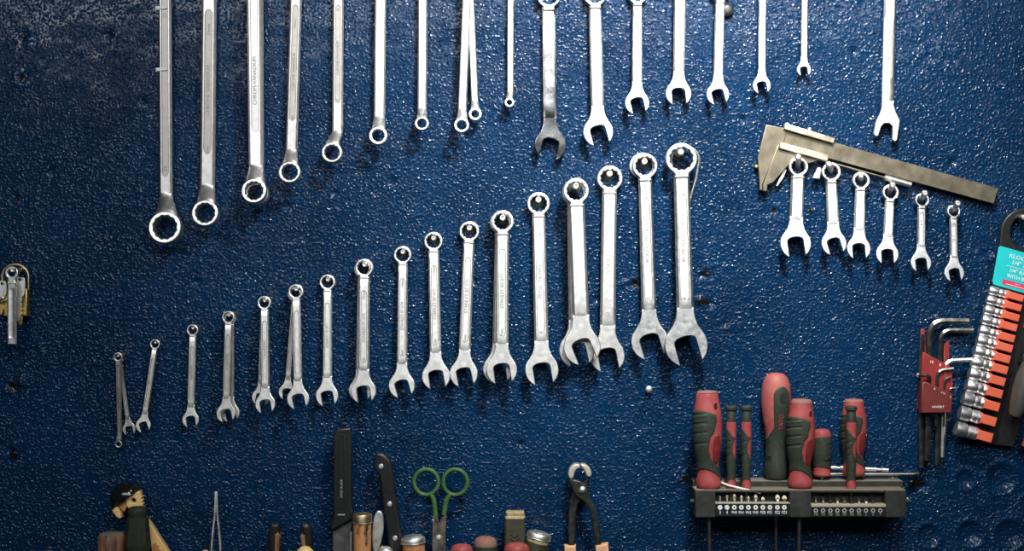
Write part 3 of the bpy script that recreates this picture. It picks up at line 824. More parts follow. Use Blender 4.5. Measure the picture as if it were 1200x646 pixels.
# ------------------------------------------------------------------ socket set on its hang card
def socketset():
    ax, ay, a = 1187, 265, 15.6
    ca, sa = math.cos(R(a)), math.sin(R(a))
    def lp(p):
        dx, dy = p[0] - ax, ay - p[1]
        return (dx * ca - dy * sa, dx * sa + dy * ca)
    t = thing('socket_holder', 'black hang card with teal label for the socket set, cut by the picture edge', 'tool holder', ax, ay, 8, a)
    xr = 96.
    top = [lp((1170.5, 282)), lp((1172.5, 266)), lp((1178, 255)), lp((1188, 247)), lp((1200, 243.5))]
    tz = top[-1][1]
    arc = smooth_open(top, 5)
    cx = 28.
    mirror = [(2 * cx - x, z) for x, z in arc][::-1]
    left_low = [lp((1160.5, 336)), lp((1165, 345)), lp((1138, 512))]
    bot = [lp((1141, 515.5)), lp((1170, 522)), (70, lp((1200, 528))[1])]
    outline = arc[::-1] + left_low + bot + [(72, -80)] + mirror[::-1]
    hole = [lp(p) for p in circ(16, 28, 1200.5, -271)]
    hole = [lp((1200.5 + 17 * math.cos(q), 272 + 19 * math.sin(q))) for q in [2 * PI * i / 30 for i in range(30)]]
    MB().flat(outline[::-1], [hole], 7, 1.6, 0, res=2).build('card', BLACK, t)
    # label
    b = MB()
    L0, L1 = lp((1169.5, 288)), lp((1161, 332))
    b.flat([(L0[0] + 2, L0[1]), (66, L0[1]), (66, L1[1] - 1), (L1[0] + 3, L1[1] - 1), (L1[0], L1[1] + 2), (L0[0], L0[1] - 2)][::-1], [], .8, .1, -3.9)
    yy = -4.7
    zt = L0[1]
    b.text('KLOCK OPZ', 7.2, 24, zt - 8, yy, 0, .5, 1)
    b.text('1/4" ZYKL', 7.2, 24, zt - 15, yy, 0, .5, 1)
    b.box(4, 66, yy, yy + .5, zt - 20.2, zt - 19.7, .05, 1)
    b.text('1/4" RATCHET', 6.2, 28, zt - 24.5, yy, 0, .5, 1)
    b.text('WITH BITHOLDER', 6, 32, zt - 31, yy, 0, .5, 1)
    b.box(4, 66, yy, yy + .5, zt - 42.5, zt - 36, .05, 2)
    b.box(9, 60, yy - .2, yy + .3, zt - 41.2, zt - 40.6, .05, 1)
    b.text('CR-V', 2.4, 22, zt - 38.4, yy - .2, 0, .5, 1)
    b.build('label', [TEAL, WHITE, PINK], t)
    # orange clips and sockets, growing downwards
    ys = [342.5, 353.5, 365, 376.5, 389, 400.5, 413, 425.5, 439, 453, 468, 485, 503.5]
    names = ['smallest', 'second smallest', 'third smallest', 'fourth smallest', 'fifth smallest', 'sixth smallest', 'middle-sized seventh', 'sixth largest', 'fifth largest', 'fourth largest', 'third largest', 'second largest', 'largest']
    for i, y in enumerate(ys):
        f = i / 12
        lx = 1156 + (1116 - 1156) * ((y - 342.5) / 161)
        c = lp((lx, y - 3))
        x0, z = c
        rad = 5.2 + 3.5 * f ** 1.15
        x1 = x0 + 24 + 3 * f
        k = MB().box(x1 - 3, x1 + 15.5, -17 - 3 * f, -3, z - 3.9 - 1.6 * f, z + 3.9 + 1.6 * f, .9)
        k.box(x1 - 5, x1 - 1, -15 - 3 * f, -3, z - 5 - 1.6 * f, z + 5 + 1.6 * f, .6)
        k.build('clip', ORANGE, t)
        world = P(ax, ay, 8) + Vector(((x0 * ca + z * sa), 0, (-x0 * sa + z * ca))) * .001 * sc(8)
        d = 8 + 3.5 + rad + .8
        s = bpy.data.objects.new('socket', None)
        COL.objects.link(s)
        s.location = (world.x, -d * .001, world.z)
        s.rotation_mode = 'XYZ'
        s.rotation_euler = (0, R(a), 0)
        s['label'] = f'{names[i]} chrome socket on the orange clips of the black hang card'
        s['category'] = 'socket'
        s['group'] = 'chrome sockets on the hang card'
        SCALE[s.name] = sc(d)
        W = x1 - x0 - 3
        T = Matrix.Rotation(R(90), 4, 'Y')
        MB().lathe([(rad * .62, -.2), (rad * .9, 0), (rad, 1), (rad, W * .46), (rad * .93, W * .52), (.1, W * .53)], 24, 0, T).build('hex_end', SOCKET, s)
        rb = rad * .92
        bb = MB().lathe([(.1, W * .5), (rb * .86, W * .5), (rb * .86, W * .57), (rb, W * .62), (rb, W * .78), (rb * .95, W * .8), (rb * .95, W * .86), (rb, W * .88), (rb, W), (rb * .6, W + 1), (.1, W + 1)], 24, 0, T)
        bb.build('drive_end', SOCKET, s)
    # second column of clips at the far side, mostly beyond the edge
    for y, x in ((378, 1199), (516, 1197)):
        q = lp((x, y))
        MB().box(q[0], q[0] + 17, -17, -3, q[1] - 6, q[1] + 6, .9).build('clip', ORANGE, t)
    # ratchet clipped in the middle
    q = Vector(lp((1186, 484)))
    o = thing('ratchet', 'dark grey ratchet handle clipped on the black hang card at the picture edge', 'ratchet', 1187, 484, 34, 17)
    prof = [(.1, -5), (6, -3.5), (8.5, 1), (10.6, 14), (12.4, 32), (12.4, 44), (10.5, 58), (8, 62), (.1, 62.5)]
    MB().lathe(prof, 28, 0, Matrix.Translation((3, 0, 0))).build('grip', mat('grey_rubber', (.055, .052, .042), (.085, .08, .066), .5, 0, 80, .1), o)
    MB().lathe([(5, 60), (5, 118)], 18, 0, Matrix.Translation((3, 0, 0))).build('shaft', SOCKET, o)
    q = lp((1196.5, 421))
    k = MB().box(q[0] - 4, q[0] + 4, -15, -3, q[1] - 5, q[1] + 6, 1)
    k.box(q[0] - .5, q[0] + .5, -15.6, -14, q[1] - 5, q[1] + 6, .3)
    k.build('metal_clip', DARKST, t)
socketset()
t = thing('hanging_peg', 'bright peg end in the hang hole of the black socket card', 'peg', 1200, 254.5, 22, group='steel pegs in the blue board')
MB().lathe([(3.2, -28), (3.2, -.6), (2.4, .2), (.1, .4)], 16, 0, Matrix.Rotation(R(90), 4, 'X')).build('rod', CHROME, t)

# ------------------------------------------------------------------ screwdriver and bit rack
def rack():
    ax, ay = 937, 590
    t = thing('screwdriver_rack', 'dusty black plastic rack on the board holding screwdrivers and rows of bits', 'tool rack', ax, ay, 0)
    def F(x, d):  # front coordinates of a picture point at depth d
        return ((x[0] - 600) * sc(d) - (ax - 600), (323 - x[1]) * sc(d) - (323 - ay))
    zt = F((0, 575), 62)[1]
    zb = F((0, 606.5), 62)[1]
    xl, xr = F((815, 0), 62)[0], F((1062, 0), 62)[0]
    zrt = F((0, 564), 30)[1]
    b = MB()
    b.box(F((812, 0), 30)[0], F((1058, 0), 30)[0], -30, 2, zb + 6, zrt, 1)
    b.build('back_rail', RACKM, t)
    b = MB()
    # bottom board, top board with rear wall of the bit pockets
    b.box(xl + 2, xr - 2, -60, -30.2, zb + 1.5, zb + 12, .8)
    b.box(xl + 2, xr - 2, -60, -30.2, zt - 2.6, zt, .8)
    b.box(xl + 2, xr - 2, -46, -42, zb + 8, zt - 1, .3)
    b.build('body', RACKM, t)
    for a, c in ((815, 838.5), (925.5, 950.5), (1038, 1062)):
        b = MB().box(F((a, 0), 62)[0], F((c, 0), 62)[0], -62, -30.4, zb, zt + .2, 1)
        b.build('block', RACKM, t)
    for x, s in ((812.5, -1), (1063.5, 1)):
        q = F((x, 588), 50)
        MB().lathe([(2.4, -3), (2.4, 3), (1.6, 4), (.1, 4)], 12, 0, Matrix.Translation((q[0], -50, q[1])) @ Matrix.Rotation(R(90 * s), 4, 'Y')).build('end_stud', RACKM, t)
    # printed strips and trays
    def at(x, y, d=61):
        return F((x, y), d)
    b = MB()
    p, q = at(838.5, 590.5), at(925.5, 605.5)
    b.box(p[0], q[0], -61, -58, q[1], p[1], .5)
    marks = ['3', '4', 'PH0', 'PH1', 'PH2', 'PH3', 'PZ0', 'PZ1', 'PZ2', 'PZ3']
    lx = [790 + u / 4 for u in (215, 248, 282, 315, 348, 382, 416, 449, 484, 516)]
    for i, (m, x) in enumerate(zip(marks, lx)):
        c = at(x, 594.8)
        if i < 2:
            b.flat(circ(2.6, 18, *c), [[(c[0] - 1.6, c[1] - .35), (c[0] + 1.6, c[1] - .35), (c[0] + 1.6, c[1] + .35), (c[0] - 1.6, c[1] + .35)]], .5, .05, -61.2, 1)
        else:
            cr = [(-.4, 1.5), (-.4, .4), (-1.5, .4), (-1.5, -.4), (-.4, -.4), (-.4, -1.5), (.4, -1.5), (.4, -.4), (1.5, -.4), (1.5, .4), (.4, .4), (.4, 1.5)]
            b.flat(circ(2.6, 18, *c), [[(c[0] + u, c[1] + v) for u, v in cr]], .5, .05, -61.2, 1)
        g = at(x, 600.8)
        b.text(m, 4.6 if len(m) > 1 else 5.4, g[0], g[1], -61.5, 0, .5, 1, ax=.78)
    b.build('printed_strip', [BLACK, WHITE], t)
    b = MB()
    p, q = at(838.5, 589.3), at(925.5, 590.8)
    b.box(p[0], q[0], -61.5, -46, q[1], p[1], .4)
    b.build('tray', mat('grey_tray', (.30, .30, .28), None, .5), t)
    b = MB()
    p, q = at(950.5, 594.5), at(1038, 606)
    b.box(p[0], q[0], -61, -58, q[1], p[1], .5)
    marks = ['T10', 'T15', 'T20', 'T25', 'T27', 'T30', 'T40', '5', '6', '7']
    rx = [790 + u / 4 for u in (664, 698, 732, 765, 798, 832, 866, 899, 932, 966)]
    for m, x in zip(marks, rx):
        c = at(x, 598.6)
        b.flat(circ(2.5, 18, *c), [circ(1.3, 6, *c)], .5, .05, -61.2, 1)
        g = at(x, 603.2)
        b.text(m, 3.9, g[0], g[1], -61.5, 0, .5, 1, ax=.78)
    b.build('printed_strip', [BLACK, GREYPRINT], t)
    b = MB()
    p, q = at(950.5, 591.2), at(1038, 594.3)
    lx0 = [at(x, 0)[0] for x in rx]
    b.box(p[0], q[0], -61.8, -46, q[1], p[1], .4)
    b.build('tray', mat('beige_tray', (.36, .33, .25), None, .55), t)
    b = MB()
    # bits
    kinds = ['slotted', 'slotted', 'cross', 'cross', 'cross', 'cross', 'cross', None, 'cross', 'cross']
    mk = ['3', '4', 'PH0', 'PH1', 'PH2', 'PH3', 'PZ0', 'PZ1', 'PZ2', 'PZ3']
    hs = [8, 9, 11, 9, 8, 10, 7, 0, 10, 9]
    ws = [2.2, 2.6, 4.2, 3.6, 3.2, 4.6, 4.2, 0, 5.6, 5.6]
    DB = mat('brassy_bit_steel', (.34, .29, .19), (.58, .52, .40), .35, 1, 140, .1)
    def bit(x, ybase, h, w, kind, lab, m):
        o = thing('screwdriver_bit', lab, 'screwdriver bit', x, ybase, 54, group='bits in the rack')
        b = MB()
        b.lathe([(w * .5, -3), (w * .5, h * .45), (w * .42, h * .5)], 6)
        b.build('hex_shank', m, o)
        b = MB()
        if kind == 'slotted':
            b.loft([[(-w * .42, -w * .42, h * .5), (w * .42, -w * .42, h * .5), (w * .42, w * .42, h * .5), (-w * .42, w * .42, h * .5)], [(-w * .5, -.4, h), (w * .5, -.4, h), (w * .5, .4, h), (-w * .5, .4, h)]])
        elif kind == 'cross':
            cr = lambda s, q: [(s * u, s * v) for u, v in [(.25 * q, 1), (.25 * q, .25 * q), (1, .25 * q), (1, -.25 * q), (.25 * q, -.25 * q), (.25 * q, -1), (-.25 * q, -1), (-.25 * q, -.25 * q), (-1, -.25 * q), (-1, .25 * q), (-.25 * q, .25 * q), (-.25 * q, 1)]]
            b.loft([[(u, v, h * .48) for u, v in cr(w * .45, 2.4)], [(u, v, h * .78) for u, v in cr(w * .42, 1.5)], [(u, v, h) for u, v in cr(w * .12, 1.5)]])
        else:
            b.loft([[(w * .42 * (1 if i % 2 else .78) * math.cos(i * PI / 6), w * .42 * (1 if i % 2 else .78) * math.sin(i * PI / 6), z) for i in range(12)] for z in (h * .45, h)])
        b.build('tip', m, o)
    for i, x in enumerate(lx):
        if hs[i]:
            bit(x, 589.5, hs[i], ws[i], kinds[i], 'small ' + ('slotted' if i < 2 else 'cross-head') + f' bit standing over the mark {mk[i]} in the rack', DB)
    hs2 = [11, 10, 12, 9, 10, 10, 8, 9, 11]
    ws2 = [3, 3.6, 4, 4.4, 6, 6.2, 3.6, 5, 4]
    for i, x in enumerate(rx[:9]):
        bit(x, 592, hs2[i], ws2[i], 'star', f'dark bit standing over the mark {marks[i]} in the rack', (DB, SHAFT, DARKST)[i % 3])
rack()

# ------------------------------------------------------------------ screwdrivers
def sm(f):
    f = max(0., min(1., f))
    return f * f * (3 - 2 * f)

def driver(lab, px, ybase, d, prof, regions, name='screwdriver', shaft=None, caps=(), ex=.9, hole=None, grooves=None, core=RED, group='red and black screwdrivers in the rack', lean=0., top=None, mark=None, thumb=None):
    """prof = [(height, half width)] from the base up; regions(phi, z) > 0 is where the dark grip covers the red core"""
    t = thing(name, lab, 'screwdriver', px, ybase, d, lean, 0, group)
    pr = smooth_open([(z, r) for z, r in prof], 6)
    H = pr[-1][0]
    zs = [H * i / 110 for i in range(111)]
    def rad(z):
        for a, b in zip(pr, pr[1:]):
            if a[0] <= z <= b[0] + 1e-6:
                return max(a[1] + (b[1] - a[1]) * (z - a[0]) / max(b[0] - a[0], 1e-6), .05)
        return max(pr[-1][1], .05)
    n = 72
    zt = top if top else H * 2
    def grid(zlist, fn):
        return [[(fn(-PI + 2 * PI * k / n, z) * math.sin(-PI + 2 * PI * k / n), -ex * fn(-PI + 2 * PI * k / n, z) * math.cos(-PI + 2 * PI * k / n), z) for k in range(n)] for z in zlist]
    body = MB().loft(grid([z for z in zs if z <= zt], lambda p, z: rad(z)))
    core_part = body.build('handle_core', core, t)
    if top:
        MB().loft(grid([zt] + [z for z in zs if z > zt], lambda p, z: rad(z) + .25)).build('end_cap', DUSTTOP, core_part)
    W = prof[len(prof) // 2][1]
    th = W * .055 + .25
    def gr(p, z):
        f = regions(p, z)
        g = 0.
        if grooves:
            for gz in grooves:
                if -2.1 < p < -.15:
                    zz = z - gz - 2.2 * math.sin((p + 1.1) * 1.1)
                    g = max(g, math.exp(-(zz / 1.0) ** 2) * W * .11)
                    g = min(g, W * .11)
                    g -= math.exp(-((zz + 2.2) / 1.6) ** 2) * W * .04
        return rad(z) - .5 + (th + .5) * sm(f / .12 + .5) - min(g, th - .15) * sm(f / .2)
    if regions:
        full = grid(zs, gr)
        b = MB()
        vs = [p for s in full for p in s]
        fs = []
        for i in range(len(zs) - 1):
            for k in range(n):
                j = (k + 1) % n
                mx = max(regions(-PI + 2 * PI * k / n, zs[i]), regions(-PI + 2 * PI * j / n, zs[i + 1]), regions(-PI + 2 * PI * k / n, zs[i + 1]), regions(-PI + 2 * PI * j / n, zs[i]))
                if mx > -.08:
                    fs.append((i * n + k, i * n + j, (i + 1) * n + j, (i + 1) * n + k))
        b.add(vs, fs)
        b.build('grip', RUBBER, t, angle=60)
    if thumb:
        px_, z_, rx_, rz_ = thumb
        b = MB()
        rings = []
        for q in (1.0, .93, .6, .05):
            rg = []
            for k in range(28):
                a = 2 * PI * k / 28
                ph = px_ + q * rx_ * math.cos(a) / W
                z = z_ + q * rz_ * math.sin(a)
                rr = rad(z) + (-.2 if q == 1 else 1.7 if q < .9 else 1.5)
                rg.append((rr * math.sin(ph), -ex * rr * math.cos(ph), z))
            rings.append(rg)
        b.loft(rings, cap=True)
        b.build('thumb_pad', mat('dark_red_pad', (.12, .012, .015), (.17, .022, .024), .45, 0, 70, .08), core_part)
    if hole:
        ph, z, hw, hh = hole
        r0 = rad(z) + (th if mark else 0)
        b = MB()
        secs = []
        for q, off in ((1.35, -.3), (1.25, .8), (1.0, .9), (.92, .2), (.05, .1)):
            secs.append([((r0 + off) * math.sin(ph) + q * hw * math.cos(2 * PI * k / 20) * math.cos(ph), -ex * ((r0 + off) * math.cos(ph)) + q * hw * math.cos(2 * PI * k / 20) * math.sin(ph) * ex, z + q * hh * math.sin(2 * PI * k / 20)) for k in range(20)])
        b.loft(secs[:3], 0, cap=False)
        b.loft(secs[2:], 1)  # hole floor: its shade is in the colour
        b.build('lanyard_hole', [core if not mark else RUBBER, HOLE], core_part)
    if mark:
        mk = MB()
        mk.text(mark[0], mark[1], 0, 0, 0, -90, .8)
        # wrap the letters on the handle
        for i, v in enumerate(mk.v):
            z = v.z + mark[2]
            ph = mark[3] + v.x / rad(z)
            rr = rad(z) + th + .35 - v.y * .6
            mk.v[i] = Vector((rr * math.sin(ph), -ex * rr * math.cos(ph), z))
        mk.build('raised_lettering', RED, t)
    if shaft:
        r, L = shaft
        MB().lathe([(r, 2), (r, -L)], 14).build('blade', SHAFT, t)
    return t

# grip region of the big handles: a wrap left of a slanting border, with the red strip to its right
def lerp_table(tab, q):
    for (q0, v0), (q1, v1) in zip(tab, tab[1:]):
        if q <= q1:
            return v0 + (v1 - v0) * sm((q - q0) / (q1 - q0))
    return tab[-1][1]
EDGE = [(0, 2.3), (.19, 2.3), (.26, .55), (.34, .05), (.42, -.08), (.52, .05), (.61, .4), (.73, .58), (.82, .3), (1, .2)]

def big_region(H, side=1):
    def f(p, z):
        q = z / H
        # lower red band with a curved top, higher at the front
        lo = (q - (.125 + .085 * math.cos(p + .55))) * 5
        hi = (.80 - .05 * sm((p + .4) / 1.2) - q) * 5
        edge = lerp_table(EDGE, q) - p
        if p > 2.4:
            edge = max(edge, p - 2.4)
        return min(lo, hi, edge * 1.2)
    return f
BIGP = [(0, 10), (3, 14.2), (9, 15.2), (20, 13), (32, 13), (50, 16), (72, 17.4), (90, 16.8), (104, 14.4), (113, 13), (116.5, 11), (117.5, 6), (117.8, .1)]
driver('big red and black screwdriver nearest the end of the rack, beside the two thin ones', 830.5, 573.5, 45, [(z * .985, r * .98) for z, r in BIGP], big_region(116), shaft=(2.5, 95), top=113.5, hole=(.55, 98, 2.3, 4.2), grooves=[54, 66, 77, 88], thumb=(.60, 48, 6, 17.5), lean=-1)
SP = [(0, 4), (2, 5.6), (7, 5.4), (14, 4.4), (30, 5), (60, 6), (76, 6), (80, 5.7)]
def small_region(H):
    def f(p, z):
        q = z / H
        lo = (q - (.11 + .05 * math.cos(p))) * 8
        hi = (.90 - .12 * sm((p + 1) / 1.5) - q) * 8
        b = 1.5 - 1.32 * math.exp(-(abs((q - .62) / .17)) ** 3)
        return min(lo, hi, (b - p) if p < 2.2 else 1)
    return f
def small_driver(lab, px, yb, d, k=1.):
    t = driver(lab, px, yb, d, [(z * k, r) for z, r in SP], small_region(80 * k), core=RED, ex=1, shaft=(1.6, 22), grooves=[40 * k, 48 * k, 56 * k])
    b = MB().lathe([(4.6, 79 * k), (5.4, 80 * k), (5.4, 92 * k), (5, 93 * k), (6.8, 94.5 * k), (7, 97.5 * k), (5.6, 99 * k), (.1, 99.3 * k)], 28)
    b.build('swivel_cap', RUBBER, t)
    return t
small_driver('thin precision screwdriver beside the big end screwdriver', 856.8, 574.5, 45)
small_driver('thin precision screwdriver standing nearer the lettered screwdriver', 874.5, 574.5, 45)
small_driver('thin precision screwdriver standing in front of a thicker red and black one', 997.5, 575, 45)

# the tall handle with red letters
TP = [(0, 9), (3, 11.5), (14, 12.5), (26, 11.6), (38, 11), (52, 12), (66, 14.6), (84, 17.2), (100, 17.2), (112, 15.8), (119, 13), (123.5, 8), (125, .1)]
def tall_region(p, z):
    # dark tongue rising between two red shoulders, its end round
    u = abs(p - .28) / .60
    tongue = (1 - u) * .9 if z < 96 else (1 - math.hypot(u, (z - 96) / 13.)) * .9
    return max(tongue, (58 + 9 * math.cos(2 * (p - .28)) - z) * .06)
t = driver('tallest red screwdriver with dark tongue, red letters YATO down its handle', 909.5, 561.5, 18, TP, tall_region, top=None, ex=.95, shaft=(2.2, 150), hole=(.28, 97, 3, 5), core=REDTOP, mark=('YATO', 7.2, 68, .22))
b = MB()
for i in range(8):
    z = 8 + i * 2.9
    b.tube([(r_ * math.sin(p), -.95 * r_ * math.cos(p), z - 1 + 1.2 * math.cos(p * 2)) for p in [-1.35 + .12 * k for k in range(7)] for r_ in [12.4]], .9, 8)
b.build('ribs', BLACK, t)
driver('big red and black screwdriver in front of the stubby one, dusty round top', 937.5, 572.5, 45, [(z * .895, r * .93) for z, r in BIGP], big_region(105), shaft=(2.7, 95), top=100, hole=(.62, 88.5, 2.1, 3.8), grooves=[50, 61, 71, 80], thumb=(.58, 44, 5.6, 16), lean=1)
STP = [(0, 8), (2, 10.6), (7, 10), (14, 9.6), (28, 11.2), (44, 11), (52, 9.6), (55, 7), (55.8, .1)]
def stub_region(p, z):
    return min((z - 9 - 3 * math.cos(p + .6)) * .12, (45 + 2.5 * math.cos(p - .4) - z) * .12)
t = driver('short stubby red and black screwdriver half hidden behind a big one', 963, 558.5, 18, STP, stub_region, shaft=(2, 20), ex=.95)
b = MB()
for i in range(4):
    z = 20 + i * 6
    b.tube([(11.6 * math.sin(p), -.95 * 11.6 * math.cos(p), z + 1.8 * math.cos((p - .9) * 2)) for p in [.15 + .15 * k for k in range(8)]], .8, 8)
b.build('ribs', BLACK, t)
driver('red and black screwdriver standing behind a thin precision one', 1000.5, 558.5, 18, [(z * .775, r * .86) for z, r in BIGP], big_region(91), shaft=(2.2, 25), top=88, grooves=[44, 53, 62, 70], thumb=(.6, 40, 5, 14))

# things lying along the rack
t = thing('long_screwdriver_shaft', 'long dark steel rod lying along the back of the rack', 'steel rod', 958, 556, 14)
MB().tube([(0, 0, 0), (112, 0, 0)], 2.1, 14).build('rod', SHAFT, t)
MB().tube([(112, 0, 0), (114, 0, 0), (119, 0, .6)], [2.6, 3, 2.4], 12).build('tip', DARKST, t)
t = thing('bit_extension', 'bright stepped chrome bit extension lying behind the screwdrivers', 'bit extension', 972, 548, 12, 2.4)
MB().lathe([(.1, 0), (2.2, 0), (2.2, 8), (1.5, 8.5), (1.5, 12), (2.8, 12.5), (2.8, 22), (1.8, 23), (1.8, 40), (2.6, 40.5), (2.6, 55), (1.7, 55.5), (1.7, 61), (2.3, 61.5), (2.3, 69), (.1, 69.4)], 16, 0, Matrix.Rotation(R(90), 4, 'Y')).build('stem', CHROME, t)
t = thing('bent_wire', 'thin white bent wire lying round the foot of the big end screwdriver', 'wire', 814, 573, 36)
MB().tube([(0, -6, -1), (2, -4, 5), (5.5, 8, 12), (18, 15, 12), (32, -12, 8), (38, -16, 6), (74, -21, -2)], 1.2, 8).build('wire', WIREWHITE, t)
# ------------------------------------------------------------------ handles along the lower edge
LEDGE = 720
def down(d):
    return lambda y: y
# utility knife, black sheath-like handle
def black_knife():
    ax, ay = 400, 560
    t = thing('utility_knife', 'tall square-ended black knife handle with raised letters and a dark steel blade', 'knife', ax, ay, 22)
    r = lambda p: rel(p, ax, ay)
    b = MB().flat(r([(391.5, 508), (395.5, 503), (398, 501.5), (411, 500.8), (412, 502.5), (413, 590), (414.5, 601), (414, 607), (392, 620.5), (388, 619), (387.8, 614), (391.5, 606)]), [], 15, 2.2, 0, res=2)
    hd = b.build('handle', BLACK, t)
    b = MB().flat(r([(397.2, 509), (404.5, 509), (404.8, 600), (396.8, 600)]), [r([(398, 510), (403.2, 510), (403.4, 599), (397.6, 599)])], 1.2, .3, -7.6)
    b.text('SOLID BLADE', 3.6, 401 - ax, ay - 572, -8.4, -90, .8, 1)
    b.box(396.5 - ax, 405 - ax, -8.4, -7, ay - 603, ay - 601.5, .3, 1)
    b.build('raised_panel', [BLACK, GREYPRINT], hd)
    bl = MB().flat(r([(390, 618), (412, 604), (412.5, 700), (408, 718), (390, 718)]), [], 2.4, .6, 1).build('blade', BLADE, t)
    MB().flat(r([(410.3, 625), (412.6, 623), (412.8, 700), (410.3, 700)]), [], 2.9, .2, 1).build('edge', CHROME, bl)
black_knife()

def kitchen_knife():
    ax, ay = 455, 590
    t = thing('kitchen_knife', 'black kitchen knife handle with three bright rivets, leaning', 'knife', ax, ay, 24)
    r = lambda p: rel(p, ax, ay)
    o = smooth_closed([(441, 531), (447, 530.5), (453, 534), (458.5, 541), (460.5, 551), (463, 572), (467, 600), (472, 628), (474, 645), (463, 650), (456, 640), (453.5, 620), (449, 590), (445, 560), (441, 552), (438, 546), (439, 539)], 4)
    hd = MB().flat(r(o), [], 13, 3, 0, res=3).build('handle', BLACK, t)
    for x, y in ((447, 546), (457, 590), (463.5, 630)):
        MB().lathe([(3.1, -2), (3.1, .2), (2.4, .9), (.1, 1.1)], 20, 0, Matrix.Translation((x - ax, -6.6, ay - y)) @ Matrix.Rotation(R(90), 4, 'X')).build('rivet', PALESTEEL, hd)
    MB().flat(r([(457, 645), (473, 643), (478, 690), (472, 719), (460, 719)]), [], 2, .4, 0).build('blade', BLADE, t)
kitchen_knife()

def chisel_handle(name, lab, px, ytop, d, r, caph, woodm, capm, lean=0., L=None, taper=.96, capr=1.08, sides=28, rim=.0, cat='chisel', crown=1.5, body='handle', capn='steel_cap'):
    s = sc(d)
    L = L or (LEDGE - ytop) * 1.0
    t = thing(name, lab, cat, px, ytop, d, lean)
    MB().lathe([(r * .98, -caph), (r, -caph - 4), (r * taper, -L * .5), (r * taper * .9, -L + 1)], sides).build(body, woodm, t)
    MB().lathe([(.05, crown), (r * .7, crown * .8), (r * capr * .93, 0), (r * capr, -1.6), (r * capr, -caph + .6), (r * capr * 1.05, -caph), (r * .9, -caph - .4), (.05, -caph - .4)], 32).build(capn, capm, t)
    return t
chisel_handle('chisel', 'peeling brown wooden chisel handle with worn brassy ferrule, beside the black knife', 424.5, 602.5, 40, 10.6, 10, PEELWOOD, OLDBRASS)
chisel_handle('chisel', 'orange wooden chisel handle with broad bright steel cap, between kitchen knife and scissors', 484, 630, 42, 13, 6.5, WOOD, PALESTEEL, lean=-4, crown=3)

# pale steel scoop between chisel and kitchen knife
t = thing('spatula', 'pale rounded steel blade standing between the wooden chisel and the kitchen knife', 'spatula', 442, 650, 31)
r = lambda p: rel(p, 442, 650)
b = MB().flat(r(smooth_closed([(443, 598.5), (448, 601), (449.8, 610), (449, 625), (445, 642), (441, 650), (437, 644), (436, 630), (436.5, 615), (439, 604)], 4)), [], 4, 1.4, 0, res=2)
b.build('blade', PALESTEEL, t)
MB().tube([(-1, 0, 4), (-2, 0, -20), (-3, 0, -69)], 3, 12).build('stem', SHAFT, t)
t = thing('file', 'dull grey rounded steel end low in front of the kitchen knife', 'file', 451.5, 642.5, 46)
MB().lathe([(.1, 2.4), (5, 1.6), (9, -2), (10.2, -6), (10.2, -40), (8, -74)], 28).build('steel_end', PALESTEEL, t)

def scissors():
    ax, ay = 514, 630
    t = thing('scissors', 'scissors with green enamelled finger rings, standing open side up', 'scissors', ax, ay, 20)
    r = lambda p: rel(p, ax, ay)
    for sg, cx, cy in ((-1, 499.5, 565), (1, 533.5, 565.5)):
        g = MB()
        pts = [(cx - ax + 14.2 * math.cos(2 * PI * i / 36), sg * 1.5, ay - cy + 15 * math.sin(2 * PI * i / 36)) for i in range(36)]
        secs = []
        for i, p in enumerate(pts):
            a = 2 * PI * i / 36
            u = Vector((math.cos(a), 0, math.sin(a)))
            secs.append([Vector(p) + u * (2.5 * math.cos(q)) + Vector((0, 2.7 * math.sin(q), 0)) for q in [2 * PI * k / 10 for k in range(10)]])
        g.loft(secs + [secs[0]], cap=False)
        if sg < 0:
            arm = [(504, 578), (508, 585), (509.5, 594), (510.5, 606)]
        else:
            arm = [(528.5, 579), (523.5, 586), (521.5, 595), (520, 604)]
        g.tube([(p[0] - ax, sg * 1.5, ay - p[1]) for p in smooth_open(arm, 4)], [3 + .6 * math.sin(i) * 0 for i in range(13)], 10)
        g.build('finger_ring', GREEN, t)
    OLDBL = mat('stained_scissor_steel', (.16, .13, .10), (.48, .45, .38), .4, 1, 75, .1, .5)
    MB().flat(r([(507.5, 604), (512, 606), (518, 620), (520, 634), (519, 700), (514, 718), (508, 690), (506.5, 640)]), [], 2.6, .5, -1.6).build('blade', OLDBL, t)
    MB().flat(r([(523, 603), (517.5, 607), (512, 620), (509, 634), (510, 700), (514.5, 716), (521, 690), (522, 640)]), [], 2.6, .5, 1.4).build('blade', OLDBL, t)
    MB().lathe([(3.4, -4), (3.4, .6), (2.6, 1.5), (.1, 1.8)], 18, 0, Matrix.Translation((0, -2.8, 0)) @ Matrix.Rotation(R(90), 4, 'X')).build('pivot', PALESTEEL, t)
scissors()

# red topped handles in front
def red_top(lab, px, ytop, d, r, core, low=RUBBER):
    t = thing('screwdriver', lab, 'screwdriver', px, ytop, d, group='red screwdriver tops along the lower edge')
    L = LEDGE - ytop
    MB().lathe([(.05, 0), (r * .5, -.6), (r * .82, -2.6), (r * .97, -6.5), (r, -11), (r * .98, -13)], 32).build('end_cap', core, t)
    MB().lathe([(r * .9, -10), (r * 1.03, -11.5), (r * 1.03, -30), (r * .85, -55), (r * .7, -L + 1)], 32).build('grip', low, t)
red_top('rounded red screwdriver top next to the scissors, lowest of the three', 541, 637.5, 44, 13.4, RED, RED)
red_top('scuffed red and dark screwdriver top between the other two red tops', 569, 628.5, 36, 13.6, DUSTTOP)
red_top('rounded red screwdriver top in front of the square olive handle', 605.5, 636, 52, 15, RED)

